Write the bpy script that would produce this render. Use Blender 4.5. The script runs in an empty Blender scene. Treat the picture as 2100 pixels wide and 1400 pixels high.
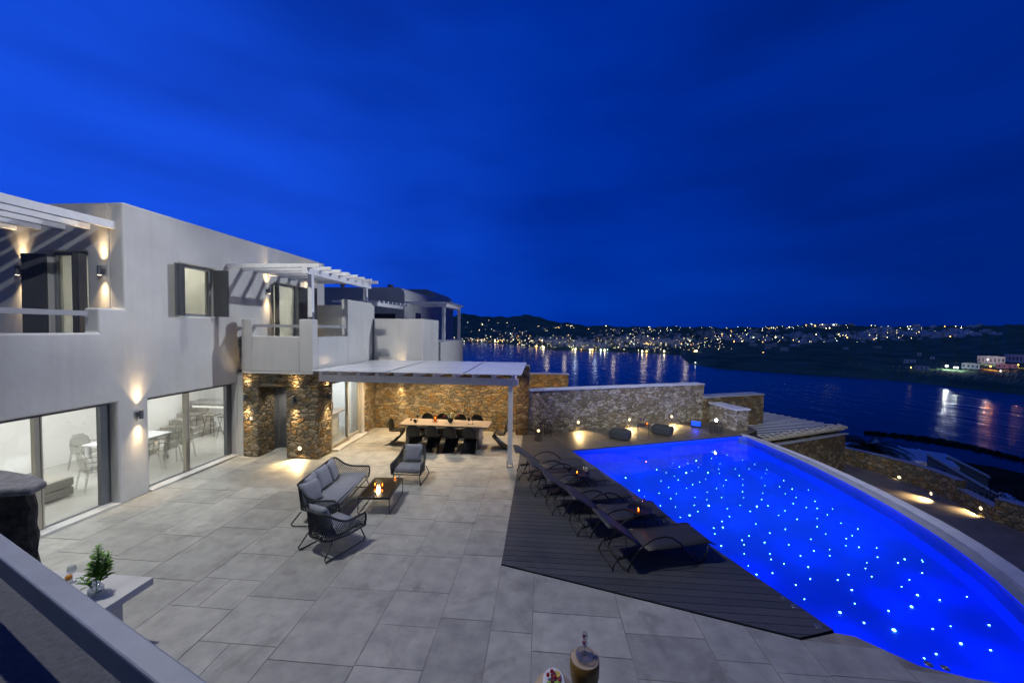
import bpy, bmesh, math, random
from mathutils import Vector, Matrix
R = math.radians
S = bpy.context.scene
random.seed(7)
# ---------------------------------------------------------------- camera
CAMH = 3.9
ROT = Matrix(((0.9968823, -0.0140390, 0.0776439), (0.0780465, 0.0308606, -0.9964720), (0.0115933, 0.9994251, 0.0318600)))
cd = bpy.data.cameras.new('camera'); cam = bpy.data.objects.new('camera', cd); S.collection.objects.link(cam)
cam.matrix_world = Matrix.Translation((0, 0, CAMH)) @ ROT.to_4x4()
cd.sensor_width = 36; cd.lens = 36 * 760 / 2100; cd.clip_start = 0.05; cd.clip_end = 20000
S.camera = cam
def ray(px, py):
    return ROT @ Vector((px - 1050, 700 - py, -760))
def P(px, py, z=0.0):                       # a point of the photo on the level z
    d = ray(px, py); t = (z - CAMH) / d.z
    return Vector((d.x * t, d.y * t, z))
# ---------------------------------------------------------------- world
W = bpy.data.worlds.new('World'); S.world = W; W.use_nodes = True
nt = W.node_tree; nt.nodes.clear()
def N(t, kind, **kw):
    n = t.nodes.new(kind)
    for k, v in kw.items():
        if k.startswith('i_'): n.inputs[k[2:].replace('_', ' ')].default_value = v
        else: setattr(n, k, v)
    return n
def ramp(t, stops, interp='LINEAR'):
    r = t.nodes.new('ShaderNodeValToRGB'); r.color_ramp.interpolation = interp
    e = r.color_ramp.elements
    e[0].position, e[0].color = stops[0][0], (*stops[0][1], 1)
    e[1].position, e[1].color = stops[-1][0], (*stops[-1][1], 1)
    for p, c in stops[1:-1]:
        x = e.new(p); x.color = (*c, 1)
    return r
tc = N(nt, 'ShaderNodeTexCoord')
sep = N(nt, 'ShaderNodeSeparateXYZ'); nt.links.new(tc.outputs['Generated'], sep.inputs[0])
# height gradient: deep blue above, a brighter band on the left where the afterglow is
hr = ramp(nt, [(0.0, (0.0, 0.028, 0.34)), (0.10, (0.0, 0.032, 0.37)), (0.3, (0.0, 0.030, 0.37)), (0.66, (0.0, 0.026, 0.33)), (1.0, (0.0, 0.015, 0.2))])
nt.links.new(sep.outputs['Z'], hr.inputs[0])
glow = N(nt, 'ShaderNodeVectorMath', operation='DOT_PRODUCT'); glow.inputs[1].default_value = Vector((-0.82, 0.60, 0.13)).normalized()
nt.links.new(tc.outputs['Generated'], glow.inputs[0])
gr = ramp(nt, [(0.50, (0, 0, 0)), (0.80, (0.30, 0.30, 0.30)), (1.0, (1, 1, 1))], 'EASE')
nt.links.new(glow.outputs['Value'], gr.inputs[0])
mp = N(nt, 'ShaderNodeMapping'); mp.inputs['Scale'].default_value = (1.6, 1.0, 5.5); mp.inputs['Rotation'].default_value = (0.15, 0.22, 0.3)
nt.links.new(tc.outputs['Generated'], mp.inputs[0])
cl = N(nt, 'ShaderNodeTexNoise'); cl.inputs['Scale'].default_value = 1.5; cl.inputs['Detail'].default_value = 3.5; cl.inputs['Roughness'].default_value = 0.46
nt.links.new(mp.outputs[0], cl.inputs['Vector'])
cr = ramp(nt, [(0.30, (0.74, 0.74, 0.78)), (0.52, (0.99, 0.99, 1)), (0.72, (1.16, 1.18, 1.12))])
nt.links.new(cl.outputs['Fac'], cr.inputs[0])
mul = N(nt, 'ShaderNodeMix', data_type='RGBA', blend_type='ADD'); mul.inputs[0].default_value = 1
gs = N(nt, 'ShaderNodeMix', data_type='RGBA', blend_type='MULTIPLY'); gs.inputs[0].default_value = 1; gs.inputs[7].default_value = (0.008, 0.048, 0.38, 1)
nt.links.new(gr.outputs[0], gs.inputs[6])
nt.links.new(hr.outputs[0], mul.inputs[6]); nt.links.new(gs.outputs[2], mul.inputs[7])
m2 = N(nt, 'ShaderNodeMix', data_type='RGBA', blend_type='MULTIPLY'); m2.inputs[0].default_value = 1
nt.links.new(mul.outputs[2], m2.inputs[6]); nt.links.new(cr.outputs[0], m2.inputs[7])
xr = N(nt, 'ShaderNodeMath', operation='MULTIPLY_ADD'); xr.inputs[1].default_value = 0.5; xr.inputs[2].default_value = 0.5; nt.links.new(sep.outputs['X'], xr.inputs[0])
xf = ramp(nt, [(0.45, (1, 1, 1)), (0.65, (0.88, 0.88, 0.88)), (0.92, (0.58, 0.58, 0.58))]); nt.links.new(xr.outputs[0], xf.inputs[0])
m2b = N(nt, 'ShaderNodeMix', data_type='RGBA', blend_type='MULTIPLY'); m2b.inputs[0].default_value = 1
nt.links.new(m2.outputs[2], m2b.inputs[6]); nt.links.new(xf.outputs[0], m2b.inputs[7])
# the sky away from the afterglow (behind the house terrace) is a darker, greyer night blue
br = ramp(nt, [(0.30, (0.035, 0.045, 0.085)), (0.55, (1, 1, 1))])
yy = N(nt, 'ShaderNodeMath', operation='MULTIPLY_ADD'); yy.inputs[1].default_value = 0.5; yy.inputs[2].default_value = 0.5
nt.links.new(sep.outputs['Y'], yy.inputs[0]); nt.links.new(yy.outputs[0], br.inputs[0])
m3 = N(nt, 'ShaderNodeMix', data_type='RGBA', blend_type='MIX'); 
bf = ramp(nt, [(0.30, (0, 0, 0)), (0.52, (1, 1, 1))]); nt.links.new(yy.outputs[0], bf.inputs[0])
m3.inputs[6].default_value = (0.026, 0.046, 0.12, 1)
nt.links.new(bf.outputs[0], m3.inputs[0]); nt.links.new(m2b.outputs[2], m3.inputs[7])
bg = N(nt, 'ShaderNodeBackground'); bg.inputs[1].default_value = 1.0
nt.links.new(m3.outputs[2], bg.inputs[0])
ow = N(nt, 'ShaderNodeOutputWorld'); nt.links.new(bg.outputs[0], ow.inputs[0])
# ---------------------------------------------------------------- lights that stand for the property floodlights
def light(name, kind, loc, energy, color, parent=None, aim=None, **kw):
    l = bpy.data.lights.new(name, kind); l.energy = energy; l.color = color
    for k, v in kw.items(): setattr(l, k, v)
    o = bpy.data.objects.new(name, l); S.collection.objects.link(o); o.location = loc
    if aim is not None: o.rotation_euler = Vector(aim).to_track_quat('-Z', 'Y').to_euler()
    if parent: o.parent = parent
    return o
light('hillside_floodlight', 'SPOT', (30.0, 19.0, 18.2), 31000, (0.90, 0.95, 1.0), aim=(-36.6, -6.2, -15.3), spot_size=R(28), spot_blend=1.0, shadow_soft_size=0.35)
light('terrace_floodlight', 'SPOT', (-0.5, 0.5, 11.0), 1900, (0.95, 0.97, 1.0), aim=(-10.4, 6.9, -5.8), spot_size=R(25), spot_blend=0.7, shadow_soft_size=0.08)
light('roof_floodlight', 'SPOT', (-7.4, 5.6, 13.2), 3700, (1.0, 0.985, 0.94), aim=(6.4, 3.2, -13.2), spot_size=R(86), spot_blend=0.5, shadow_soft_size=0.12)
light('upper_terrace_floodlight', 'SPOT', (2.0, -1.2, 9.0), 9000, (1.0, 0.97, 0.93), aim=(5.2, 16.6, -9.2), spot_size=R(44), spot_blend=1.0, shadow_soft_size=0.12)
S.view_settings.view_transform = 'Standard'; S.view_settings.look = 'None'; S.view_settings.exposure = 0; S.view_settings.gamma = 1
S.render.engine = 'CYCLES'
try:
    S.cycles.max_bounces = 8; S.cycles.transparent_max_bounces = 12; S.cycles.sample_clamp_indirect = 4
    S.cycles.caustics_reflective = False; S.cycles.caustics_refractive = False
except Exception: pass
# ================================================================ materials
MATS = {}
def newmat(name):
    m = bpy.data.materials.new(name); m.use_nodes = True; t = m.node_tree
    b = t.nodes['Principled BSDF']; MATS[name] = m
    return m, t, b
def coords(t, scale=(1, 1, 1), rot=(0, 0, 0)):
    c = N(t, 'ShaderNodeTexCoord'); m = N(t, 'ShaderNodeMapping'); m.inputs['Scale'].default_value = scale; m.inputs['Rotation'].default_value = rot
    t.links.new(c.outputs['Object'], m.inputs[0]); return m.outputs[0]
def bump(t, b, h, strength=0.3, dist=0.01, prev=None):
    n = N(t, 'ShaderNodeBump'); n.inputs['Strength'].default_value = strength; n.inputs['Distance'].default_value = dist
    t.links.new(h, n.inputs['Height']); 
    if prev: t.links.new(prev, n.inputs['Normal'])
    t.links.new(n.outputs[0], b.inputs['Normal']); return n.outputs[0]
def simple(name, col, rough=0.5, metal=0.0, var=0.12, nscale=6.0, bs=0.0, bscale=60.0, dist=0.004, emis=None, es=0.0, spec=0.5):
    m, t, b = newmat(name)
    v = coords(t)
    n = N(t, 'ShaderNodeTexNoise'); n.inputs['Scale'].default_value = nscale; n.inputs['Detail'].default_value = 5
    t.links.new(v, n.inputs['Vector'])
    lo = tuple(c * (1 - var) for c in col); hi = tuple(min(1, c * (1 + var)) for c in col)
    r = ramp(t, [(0.3, lo), (0.7, hi)]); t.links.new(n.outputs['Fac'], r.inputs[0]); t.links.new(r.outputs[0], b.inputs['Base Color'])
    b.inputs['Roughness'].default_value = rough; b.inputs['Metallic'].default_value = metal
    b.inputs['Specular IOR Level'].default_value = spec
    if bs:
        n2 = N(t, 'ShaderNodeTexNoise'); n2.inputs['Scale'].default_value = bscale; n2.inputs['Detail'].default_value = 4
        t.links.new(v, n2.inputs['Vector']); bump(t, b, n2.outputs['Fac'], bs, dist)
    if emis: b.inputs['Emission Color'].default_value = (*emis, 1); b.inputs['Emission Strength'].default_value = es
    return m
plaster = simple('white_plaster', (0.53, 0.53, 0.52), 0.85, var=0.08, nscale=0.9, bs=0.6, bscale=4, dist=0.015)
pt_ = plaster.node_tree; pb_ = pt_.nodes['Principled BSDF']; src_ = pb_.inputs['Base Color'].links[0].from_socket
sk = N(pt_, 'ShaderNodeTexNoise'); sk.inputs['Scale'].default_value = 1.0; sk.inputs['Detail'].default_value = 7; sk.inputs['Roughness'].default_value = 0.65; pt_.links.new(coords(pt_, (4.5, 4.5, 0.45)), sk.inputs['Vector'])
skr = ramp(pt_, [(0.30, (0.93, 0.928, 0.92)), (0.46, (1.0, 1.0, 1.0)), (0.75, (1.04, 1.04, 1.04))]); pt_.links.new(sk.outputs['Fac'], skr.inputs[0])
skm = N(pt_, 'ShaderNodeMix', data_type='RGBA', blend_type='MULTIPLY'); skm.inputs[0].default_value = 1; pt_.links.new(src_, skm.inputs[6]); pt_.links.new(skr.outputs[0], skm.inputs[7]); pt_.links.new(skm.outputs[2], pb_.inputs['Base Color'])
inplaster = simple('indoor_white_paint', (0.80, 0.80, 0.79), 0.8, var=0.02, nscale=2)
resin = simple('poured_resin_floor', (0.50, 0.49, 0.46), 0.22, var=0.06, nscale=1.2)
white_wood = simple('white_painted_timber', (0.80, 0.81, 0.82), 0.5, var=0.06, nscale=9, bs=0.15, bscale=40)
grey_frame = simple('grey_aluminium', (0.13, 0.14, 0.155), 0.42, metal=0.2, var=0.05)
grey_door = simple('grey_painted_wood', (0.24, 0.25, 0.265), 0.5, var=0.05)
shutter_m = simple('dark_grey_shutter_paint', (0.085, 0.09, 0.10), 0.5, var=0.06)
beige_frame = simple('beige_window_frame', (0.42, 0.39, 0.31), 0.45, var=0.05)
rail_m = simple('grey_handrail_paint', (0.33, 0.34, 0.36), 0.4, metal=0.1, var=0.04)
black_m = simple('black_plastic', (0.012, 0.013, 0.014), 0.38, var=0.1)
lantern_m = simple('black_lacquered_wire', (0.012, 0.012, 0.013), 0.45, var=0.1)
rope_m = simple('charcoal_rope', (0.040, 0.045, 0.050), 0.8, var=0.25, nscale=90, bs=0.4, bscale=200, dist=0.002)
frame_m = simple('charcoal_powder_coat', (0.035, 0.038, 0.042), 0.45, var=0.05)
cushion_m = simple('light_grey_canvas', (0.27, 0.285, 0.32), 0.95, var=0.07, nscale=14, bs=0.35, bscale=9, dist=0.02, spec=0.2)
textilene = simple('dark_brown_mesh_sling', (0.044, 0.044, 0.046), 0.55, var=0.2, nscale=60)
lounger_m = simple('bronze_aluminium_tube', (0.05, 0.048, 0.045), 0.28, metal=0.5, var=0.08)
marble_m = simple('pale_stone_table', (0.60, 0.59, 0.57), 0.35, var=0.12, nscale=3)
table_m = simple('bleached_wood_table', (0.30, 0.255, 0.215), 0.5, var=0.12, nscale=8, bs=0.1)
pouf_m = simple('slate_outdoor_fabric', (0.026, 0.031, 0.037), 0.95, var=0.12, nscale=10, bs=0.3, bscale=8, dist=0.02)
wood_m = simple('turned_honey_wood', (0.15, 0.085, 0.012), 0.4, var=0.25, nscale=5)
woodtop_m = simple('sawn_log_top', (0.45, 0.35, 0.24), 0.6, var=0.15, nscale=9)
leaf_m = simple('leaf_green', (0.17, 0.36, 0.03), 0.45, var=0.4, nscale=40)
leaf_bright = simple('bright_leaf_green', (0.13, 0.21, 0.015), 0.5, var=0.3, nscale=60)  # yellower green for the leaves of the small table flowers
china_m = simple('white_glazed_china', (0.72, 0.73, 0.76), 0.15, var=0.02)
red_m = simple('ripe_red_fruit', (0.35, 0.012, 0.012), 0.3, var=0.3, nscale=50)
purple_m = simple('red_grape_skin', (0.16, 0.035, 0.06), 0.3, var=0.3, nscale=60)
green_f = simple('green_apple_skin', (0.24, 0.36, 0.06), 0.25, var=0.15, nscale=20)
yellow_f = simple('citrus_flesh', (0.62, 0.45, 0.09), 0.5, var=0.2, nscale=50)
orange_f = simple('orange_peel', (0.62, 0.25, 0.015), 0.5, var=0.15, nscale=40)
white_f = simple('white_petal', (0.8, 0.8, 0.72), 0.7, var=0.1)
dark_rock = simple('dark_weathered_stone', (0.035, 0.035, 0.032), 0.95, var=0.6, nscale=9, bs=1.0, bscale=14, dist=0.04)
ledge_m = simple('rough_stipple_render', (0.10, 0.105, 0.115), 0.95, var=0.2, nscale=30, bs=1.0, bscale=70, dist=0.012)
cap_m = simple('weathered_pale_render', (0.20, 0.20, 0.21), 0.95, var=0.25, nscale=12, bs=1.0, bscale=60, dist=0.012)
far_white = simple('distant_limewash', (0.78, 0.80, 0.82), 0.9, var=0.1, nscale=0.1)
far_dark = simple('distant_unlit_window', (0.01, 0.012, 0.02), 0.4)
teal_m = simple('teal_glazed_ceramic', (0.04, 0.36, 0.34), 0.2, var=0.2, nscale=8)
steel_m = simple('brushed_steel', (0.45, 0.46, 0.47), 0.3, metal=0.9, var=0.05)
ottoman_m = simple('grey_beige_upholstery', (0.36, 0.34, 0.30), 0.95, var=0.05, nscale=20)
yellow_c = simple('mustard_cushion_fabric', (0.6, 0.36, 0.05), 0.95, var=0.1)
granite_m = simple('speckled_granite', (0.22, 0.22, 0.21), 0.25, var=0.7, nscale=40)
stair_m = simple('grey_marble_steps', (0.42, 0.40, 0.37), 0.3, var=0.3, nscale=6)
stoolpad = simple('woven_grey_rope_seat', (0.16, 0.15, 0.13), 0.9, var=0.2, nscale=60)
wallrock = None
def emit(name, col, s):
    m, t, b = newmat(name); b.inputs['Base Color'].default_value = (0, 0, 0, 1)
    b.inputs['Emission Color'].default_value = (*col, 1); b.inputs['Emission Strength'].default_value = s; return m
WARM = (1.0, 0.70, 0.36)
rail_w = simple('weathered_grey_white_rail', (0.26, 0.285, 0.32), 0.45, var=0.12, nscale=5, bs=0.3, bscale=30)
lamp_e = emit('warm_lamp_glass', (1.0, 0.74, 0.42), 14)
bulb_e = emit('white_lamp_glass', (0.9, 0.95, 1.0), 40)
flame_e = emit('candle_flame', (1.0, 0.42, 0.10), 22)
star_e = emit('fibre_optic_point', (0.25, 0.70, 1.0), 26)
blue_e = emit('blue_lamp_glass', (0.0, 0.05, 1.0), 2.2)
strip_e = emit('led_strip', (1.0, 0.97, 0.88), 1.15)
def glass(name, tint=(1, 1, 1), rough=0.02, gl=0.16, trans=0.98):
    m, t, b = newmat(name); t.nodes.remove(b)
    o = t.nodes['Material Output']
    tr = N(t, 'ShaderNodeBsdfTransparent'); tr.inputs[0].default_value = (tint[0] * trans, tint[1] * trans, tint[2] * trans, 1)
    g = N(t, 'ShaderNodeBsdfGlossy'); g.inputs['Roughness'].default_value = rough
    fr = N(t, 'ShaderNodeLayerWeight'); fr.inputs[0].default_value = 0.5
    pw = N(t, 'ShaderNodeMath', operation='POWER'); pw.inputs[1].default_value = 4.0; t.links.new(fr.outputs['Facing'], pw.inputs[0])
    mm = N(t, 'ShaderNodeMath', operation='MULTIPLY_ADD'); mm.inputs[1].default_value = 0.55; mm.inputs[2].default_value = 0.02 + gl * 0.12
    t.links.new(pw.outputs[0], mm.inputs[0])
    mx = N(t, 'ShaderNodeMixShader'); t.links.new(mm.outputs[0], mx.inputs[0]); t.links.new(tr.outputs[0], mx.inputs[1]); t.links.new(g.outputs[0], mx.inputs[2])
    t.links.new(mx.outputs[0], o.inputs[0]); return m
pane_m = glass('window_glass', (0.96, 0.98, 0.97), gl=0.45)
ghost_m = glass('smoked_acrylic', (0.82, 0.82, 0.80), rough=0.06, gl=0.6)
clear_m = glass('drinking_glass', (0.92, 0.94, 0.96), gl=0.9)
amber_m = glass('amber_candle_glass', (1.0, 0.62, 0.3), gl=0.6)
smoke_m, t_, b_ = newmat('smoked_table_glass'); b_.inputs['Base Color'].default_value = (0.018, 0.012, 0.005, 1); b_.inputs['Roughness'].default_value = 0.07; b_.inputs['Specular IOR Level'].default_value = 0.8
# masonry of irregular stones
def masonry(name, palette, scale=3.2, zs=1.55, depth=0.035, rough=0.9):
    m, t, b = newmat(name)
    v = coords(t, (1, 1, zs))
    w = N(t, 'ShaderNodeTexNoise'); w.inputs['Scale'].default_value = 3.0; w.inputs['Detail'].default_value = 2; t.links.new(v, w.inputs['Vector'])
    vm = N(t, 'ShaderNodeVectorMath', operation='MULTIPLY_ADD'); vm.inputs[1].default_value = (0.16, 0.16, 0.16); t.links.new(w.outputs['Color'], vm.inputs[0]); t.links.new(v, vm.inputs[2])
    vo = N(t, 'ShaderNodeTexVoronoi'); vo.feature = 'F1'; vo.inputs['Scale'].default_value = scale; t.links.new(vm.outputs[0], vo.inputs['Vector'])
    ve = N(t, 'ShaderNodeTexVoronoi'); ve.feature = 'DISTANCE_TO_EDGE'; ve.inputs['Scale'].default_value = scale; t.links.new(vm.outputs[0], ve.inputs['Vector'])
    sp = N(t, 'ShaderNodeSeparateColor'); t.links.new(vo.outputs['Color'], sp.inputs[0])
    pr = ramp(t, [(i / (len(palette) - 1), c) for i, c in enumerate(palette)], 'CONSTANT'); t.links.new(sp.outputs[0], pr.inputs[0])
    n = N(t, 'ShaderNodeTexNoise'); n.inputs['Scale'].default_value = 16; n.inputs['Detail'].default_value = 8; n.inputs['Roughness'].default_value = 0.65; t.links.new(v, n.inputs['Vector'])
    nr = ramp(t, [(0.3, (0.45, 0.45, 0.45)), (0.7, (1.35, 1.33, 1.28))]); t.links.new(n.outputs['Fac'], nr.inputs[0])
    mx = N(t, 'ShaderNodeMix', data_type='RGBA', blend_type='MULTIPLY'); mx.inputs[0].default_value = 1
    t.links.new(pr.outputs[0], mx.inputs[6]); t.links.new(nr.outputs[0], mx.inputs[7])
    er = ramp(t, [(0.0, (0, 0, 0)), (0.045, (1, 1, 1))]); t.links.new(ve.outputs['Distance'], er.inputs[0])
    mo = N(t, 'ShaderNodeMix', data_type='RGBA'); mo.inputs[6].default_value = (0.075, 0.068, 0.055, 1); t.links.new(er.outputs[0], mo.inputs[0]); t.links.new(mx.outputs[2], mo.inputs[7])
    t.links.new(mo.outputs[2], b.inputs['Base Color']); b.inputs['Roughness'].default_value = rough; b.inputs['Specular IOR Level'].default_value = 0.25
    hr_ = ramp(t, [(0.0, (0, 0, 0)), (0.10, (0.75, 0.75, 0.75)), (0.4, (1, 1, 1))]); t.links.new(ve.outputs['Distance'], hr_.inputs[0])
    h1 = N(t, 'ShaderNodeMath', operation='MULTIPLY_ADD'); h1.inputs[1].default_value = 0.55; t.links.new(n.outputs['Fac'], h1.inputs[0]); t.links.new(hr_.outputs[0], h1.inputs[2])
    h2 = N(t, 'ShaderNodeMath', operation='MULTIPLY_ADD'); h2.inputs[1].default_value = 0.45; t.links.new(sp.outputs[1], h2.inputs[0]); t.links.new(h1.outputs[0], h2.inputs[2])
    bump(t, b, h2.outputs[0], 1.0, depth * 1.6)
    return m
warm_stone = masonry('golden_rubble_stone', [(0.30, 0.24, 0.15), (0.20, 0.17, 0.12), (0.36, 0.31, 0.22), (0.30, 0.20, 0.09), (0.20, 0.18, 0.14), (0.36, 0.29, 0.18), (0.27, 0.24, 0.19)], 5.0, 1.6, 0.03)
grey_stone = masonry('grey_rubble_stone', [(0.30, 0.275, 0.22), (0.22, 0.195, 0.145), (0.37, 0.345, 0.28), (0.25, 0.215, 0.15), (0.32, 0.295, 0.24), (0.44, 0.42, 0.36), (0.28, 0.245, 0.18)], 5.2, 1.45, 0.026)
brown_stone = masonry('brown_rubble_stone', [(0.20, 0.16, 0.10), (0.14, 0.11, 0.075), (0.26, 0.22, 0.15), (0.18, 0.12, 0.06), (0.12, 0.10, 0.08), (0.22, 0.17, 0.10)], 4.6, 1.6, 0.026)
# paving slabs and deck boards take their tone from a per-slab attribute
def attr_mat(name, lo, hi, rough, nscale, bs, bscale, dist, stretch=(1, 1, 1), rv=0.1):
    m, t, b = newmat(name)
    a = N(t, 'ShaderNodeAttribute', attribute_name='tone')
    r = ramp(t, [(0, lo), (1, hi)]); t.links.new(a.outputs['Fac'], r.inputs[0])
    v = coords(t, stretch)
    n = N(t, 'ShaderNodeTexNoise'); n.inputs['Scale'].default_value = nscale; n.inputs['Detail'].default_value = 8; n.inputs['Roughness'].default_value = 0.6; t.links.new(v, n.inputs['Vector'])
    nr = ramp(t, [(0.25, (0.70, 0.70, 0.71)), (0.75, (1.24, 1.24, 1.22))]); t.links.new(n.outputs['Fac'], nr.inputs[0])
    mx = N(t, 'ShaderNodeMix', data_type='RGBA', blend_type='MULTIPLY'); mx.inputs[0].default_value = 1
    t.links.new(r.outputs[0], mx.inputs[6]); t.links.new(nr.outputs[0], mx.inputs[7]); big = N(t, 'ShaderNodeTexNoise'); big.inputs['Scale'].default_value = 0.9; big.inputs['Detail'].default_value = 9; big.inputs['Roughness'].default_value = 0.72; big.inputs['Distortion'].default_value = 1.2
    cc = N(t, 'ShaderNodeTexCoord'); t.links.new(cc.outputs['Object'], big.inputs['Vector'])
    bgr = ramp(t, [(0.34, (0.72, 0.71, 0.69)), (0.46, (0.98, 0.98, 0.98)), (0.62, (1.0, 1.0, 1.0)), (0.74, (1.16, 1.16, 1.15))]); t.links.new(big.outputs['Fac'], bgr.inputs[0])
    mx2 = N(t, 'ShaderNodeMix', data_type='RGBA', blend_type='MULTIPLY'); mx2.inputs[0].default_value = 1; t.links.new(mx.outputs[2], mx2.inputs[6]); t.links.new(bgr.outputs[0], mx2.inputs[7]); t.links.new(mx2.outputs[2], b.inputs['Base Color'])
    rr = N(t, 'ShaderNodeMath', operation='MULTIPLY_ADD'); rr.inputs[1].default_value = rv; rr.inputs[2].default_value = rough - rv / 2; t.links.new(n.outputs['Fac'], rr.inputs[0]); t.links.new(rr.outputs[0], b.inputs['Roughness'])
    n2 = N(t, 'ShaderNodeTexNoise'); n2.inputs['Scale'].default_value = bscale; n2.inputs['Detail'].default_value = 6; n2.inputs['Distortion'].default_value = 0.8; t.links.new(v, n2.inputs['Vector'])
    bump(t, b, n2.outputs['Fac'], bs, dist)
    return m
slab_m = attr_mat('grey_limestone_paving', (0.325, 0.325, 0.300), (0.425, 0.422, 0.388), 0.5, 3.5, 0.45, 7, 0.012, rv=0.25)
deck_m = attr_mat('charcoal_composite_board', (0.062, 0.066, 0.074), (0.085, 0.088, 0.096), 0.55, 5, 0.2, 30, 0.002, (1, 12, 1))
deckfar_m = attr_mat('brown_composite_board', (0.085, 0.078, 0.070), (0.12, 0.108, 0.092), 0.5, 5, 0.2, 30, 0.002)
grout_m = simple('sandy_grout', (0.27, 0.255, 0.23), 0.95, var=0.3, nscale=3)
groove_m = simple('deck_substrate', (0.012, 0.012, 0.013), 0.9)
road_m = simple('brushed_concrete_drive', (0.16, 0.145, 0.125), 0.7, var=0.25, nscale=2.0, bs=0.5, bscale=12, dist=0.01)
land_m, lt, lb = newmat('dark_scrub_hillside')
lv = coords(lt, (0.02, 0.02, 0.05))
ln = N(lt, 'ShaderNodeTexNoise'); ln.inputs['Scale'].default_value = 1.0; ln.inputs['Detail'].default_value = 10; ln.inputs['Roughness'].default_value = 0.7; lt.links.new(lv, ln.inputs['Vector'])
lr = ramp(lt, [(0.35, (0.07, 0.15, 0.08)), (0.5, (0.14, 0.24, 0.12)), (0.7, (0.28, 0.36, 0.2))]); lt.links.new(ln.outputs['Fac'], lr.inputs[0]); lt.links.new(lr.outputs[0], lb.inputs['Base Color']); lb.inputs['Roughness'].default_value = 1; lb.inputs['Specular IOR Level'].default_value = 0.05
near_land = simple('coastal_scrub', (0.022, 0.030, 0.014), 1.0, var=0.7, nscale=0.5, bs=1.0, bscale=2, dist=0.4, spec=0.05)
# sea
sea_m, st, sb = newmat('sea_water'); sb.inputs['Base Color'].default_value = (0.0005, 0.006, 0.022, 1); sb.inputs['Roughness'].default_value = 0.16; sb.inputs['IOR'].default_value = 1.33
sv = coords(st, (0.11, 0.05, 1)); sn = N(st, 'ShaderNodeTexNoise'); sn.inputs['Scale'].default_value = 1; sn.inputs['Detail'].default_value = 6; st.links.new(sv, sn.inputs['Vector'])
bump(st, sb, sn.outputs['Fac'], 0.35, 1.6)
# pool
pool_paint = simple('blue_pool_plaster', (0.008, 0.085, 0.75), 0.6, var=0.05, nscale=2)
coping_m = simple('blue_grey_pool_coping', (0.27, 0.30, 0.38), 0.5, var=0.08, nscale=5, bs=0.1)
coping_l = simple('pale_pool_rim', (0.50, 0.53, 0.60), 0.5, var=0.08, nscale=5, bs=0.1)
water_m, wt, wb = newmat('pool_water'); wt.nodes.remove(wb)
wo = wt.nodes['Material Output']; wtr = N(wt, 'ShaderNodeBsdfTransparent'); wtr.inputs[0].default_value = (0.55, 0.85, 1.0, 1)
wg = N(wt, 'ShaderNodeBsdfGlossy'); wg.inputs['Roughness'].default_value = 0.04
wf = N(wt, 'ShaderNodeLayerWeight'); wf.inputs[0].default_value = 0.5
wpw = N(wt, 'ShaderNodeMath', operation='POWER'); wpw.inputs[1].default_value = 5.0; wt.links.new(wf.outputs['Facing'], wpw.inputs[0])
wmm = N(wt, 'ShaderNodeMath', operation='MULTIPLY_ADD'); wmm.inputs[1].default_value = 0.8; wmm.inputs[2].default_value = 0.02; wt.links.new(wpw.outputs[0], wmm.inputs[0])
wv = coords(wt, (1, 1, 1)); wn = N(wt, 'ShaderNodeTexNoise'); wn.inputs['Scale'].default_value = 1.6; wn.inputs['Detail'].default_value = 3; wt.links.new(wv, wn.inputs['Vector'])
wbp = N(wt, 'ShaderNodeBump'); wbp.inputs['Strength'].default_value = 0.35; wbp.inputs['Distance'].default_value = 0.03; wt.links.new(wn.outputs['Fac'], wbp.inputs['Height'])
wt.links.new(wbp.outputs[0], wg.inputs['Normal']); wt.links.new(wbp.outputs[0], wf.inputs['Normal'])
wmx = N(wt, 'ShaderNodeMixShader'); wt.links.new(wmm.outputs[0], wmx.inputs[0]); wt.links.new(wtr.outputs[0], wmx.inputs[1]); wt.links.new(wg.outputs[0], wmx.inputs[2]); wt.links.new(wmx.outputs[0], wo.inputs[0])
roof_m, rt, rb = newmat('translucent_roof_sheet'); rb.inputs['Base Color'].default_value = (0.40, 0.42, 0.45, 1); rb.inputs['Roughness'].default_value = 0.22
rv_ = coords(rt, (0.6, 3, 1)); rn = N(rt, 'ShaderNodeTexNoise'); rn.inputs['Scale'].default_value = 2; rn.inputs['Detail'].default_value = 5; rt.links.new(rv_, rn.inputs['Vector'])
rr_ = ramp(rt, [(0.3, (0.58, 0.60, 0.64)), (0.7, (0.74, 0.75, 0.78))]); rt.links.new(rn.outputs['Fac'], rr_.inputs[0]); rt.links.new(rr_.outputs[0], rb.inputs['Base Color'])
bump(rt, rb, rn.outputs['Fac'], 0.1, 0.02)
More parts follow.
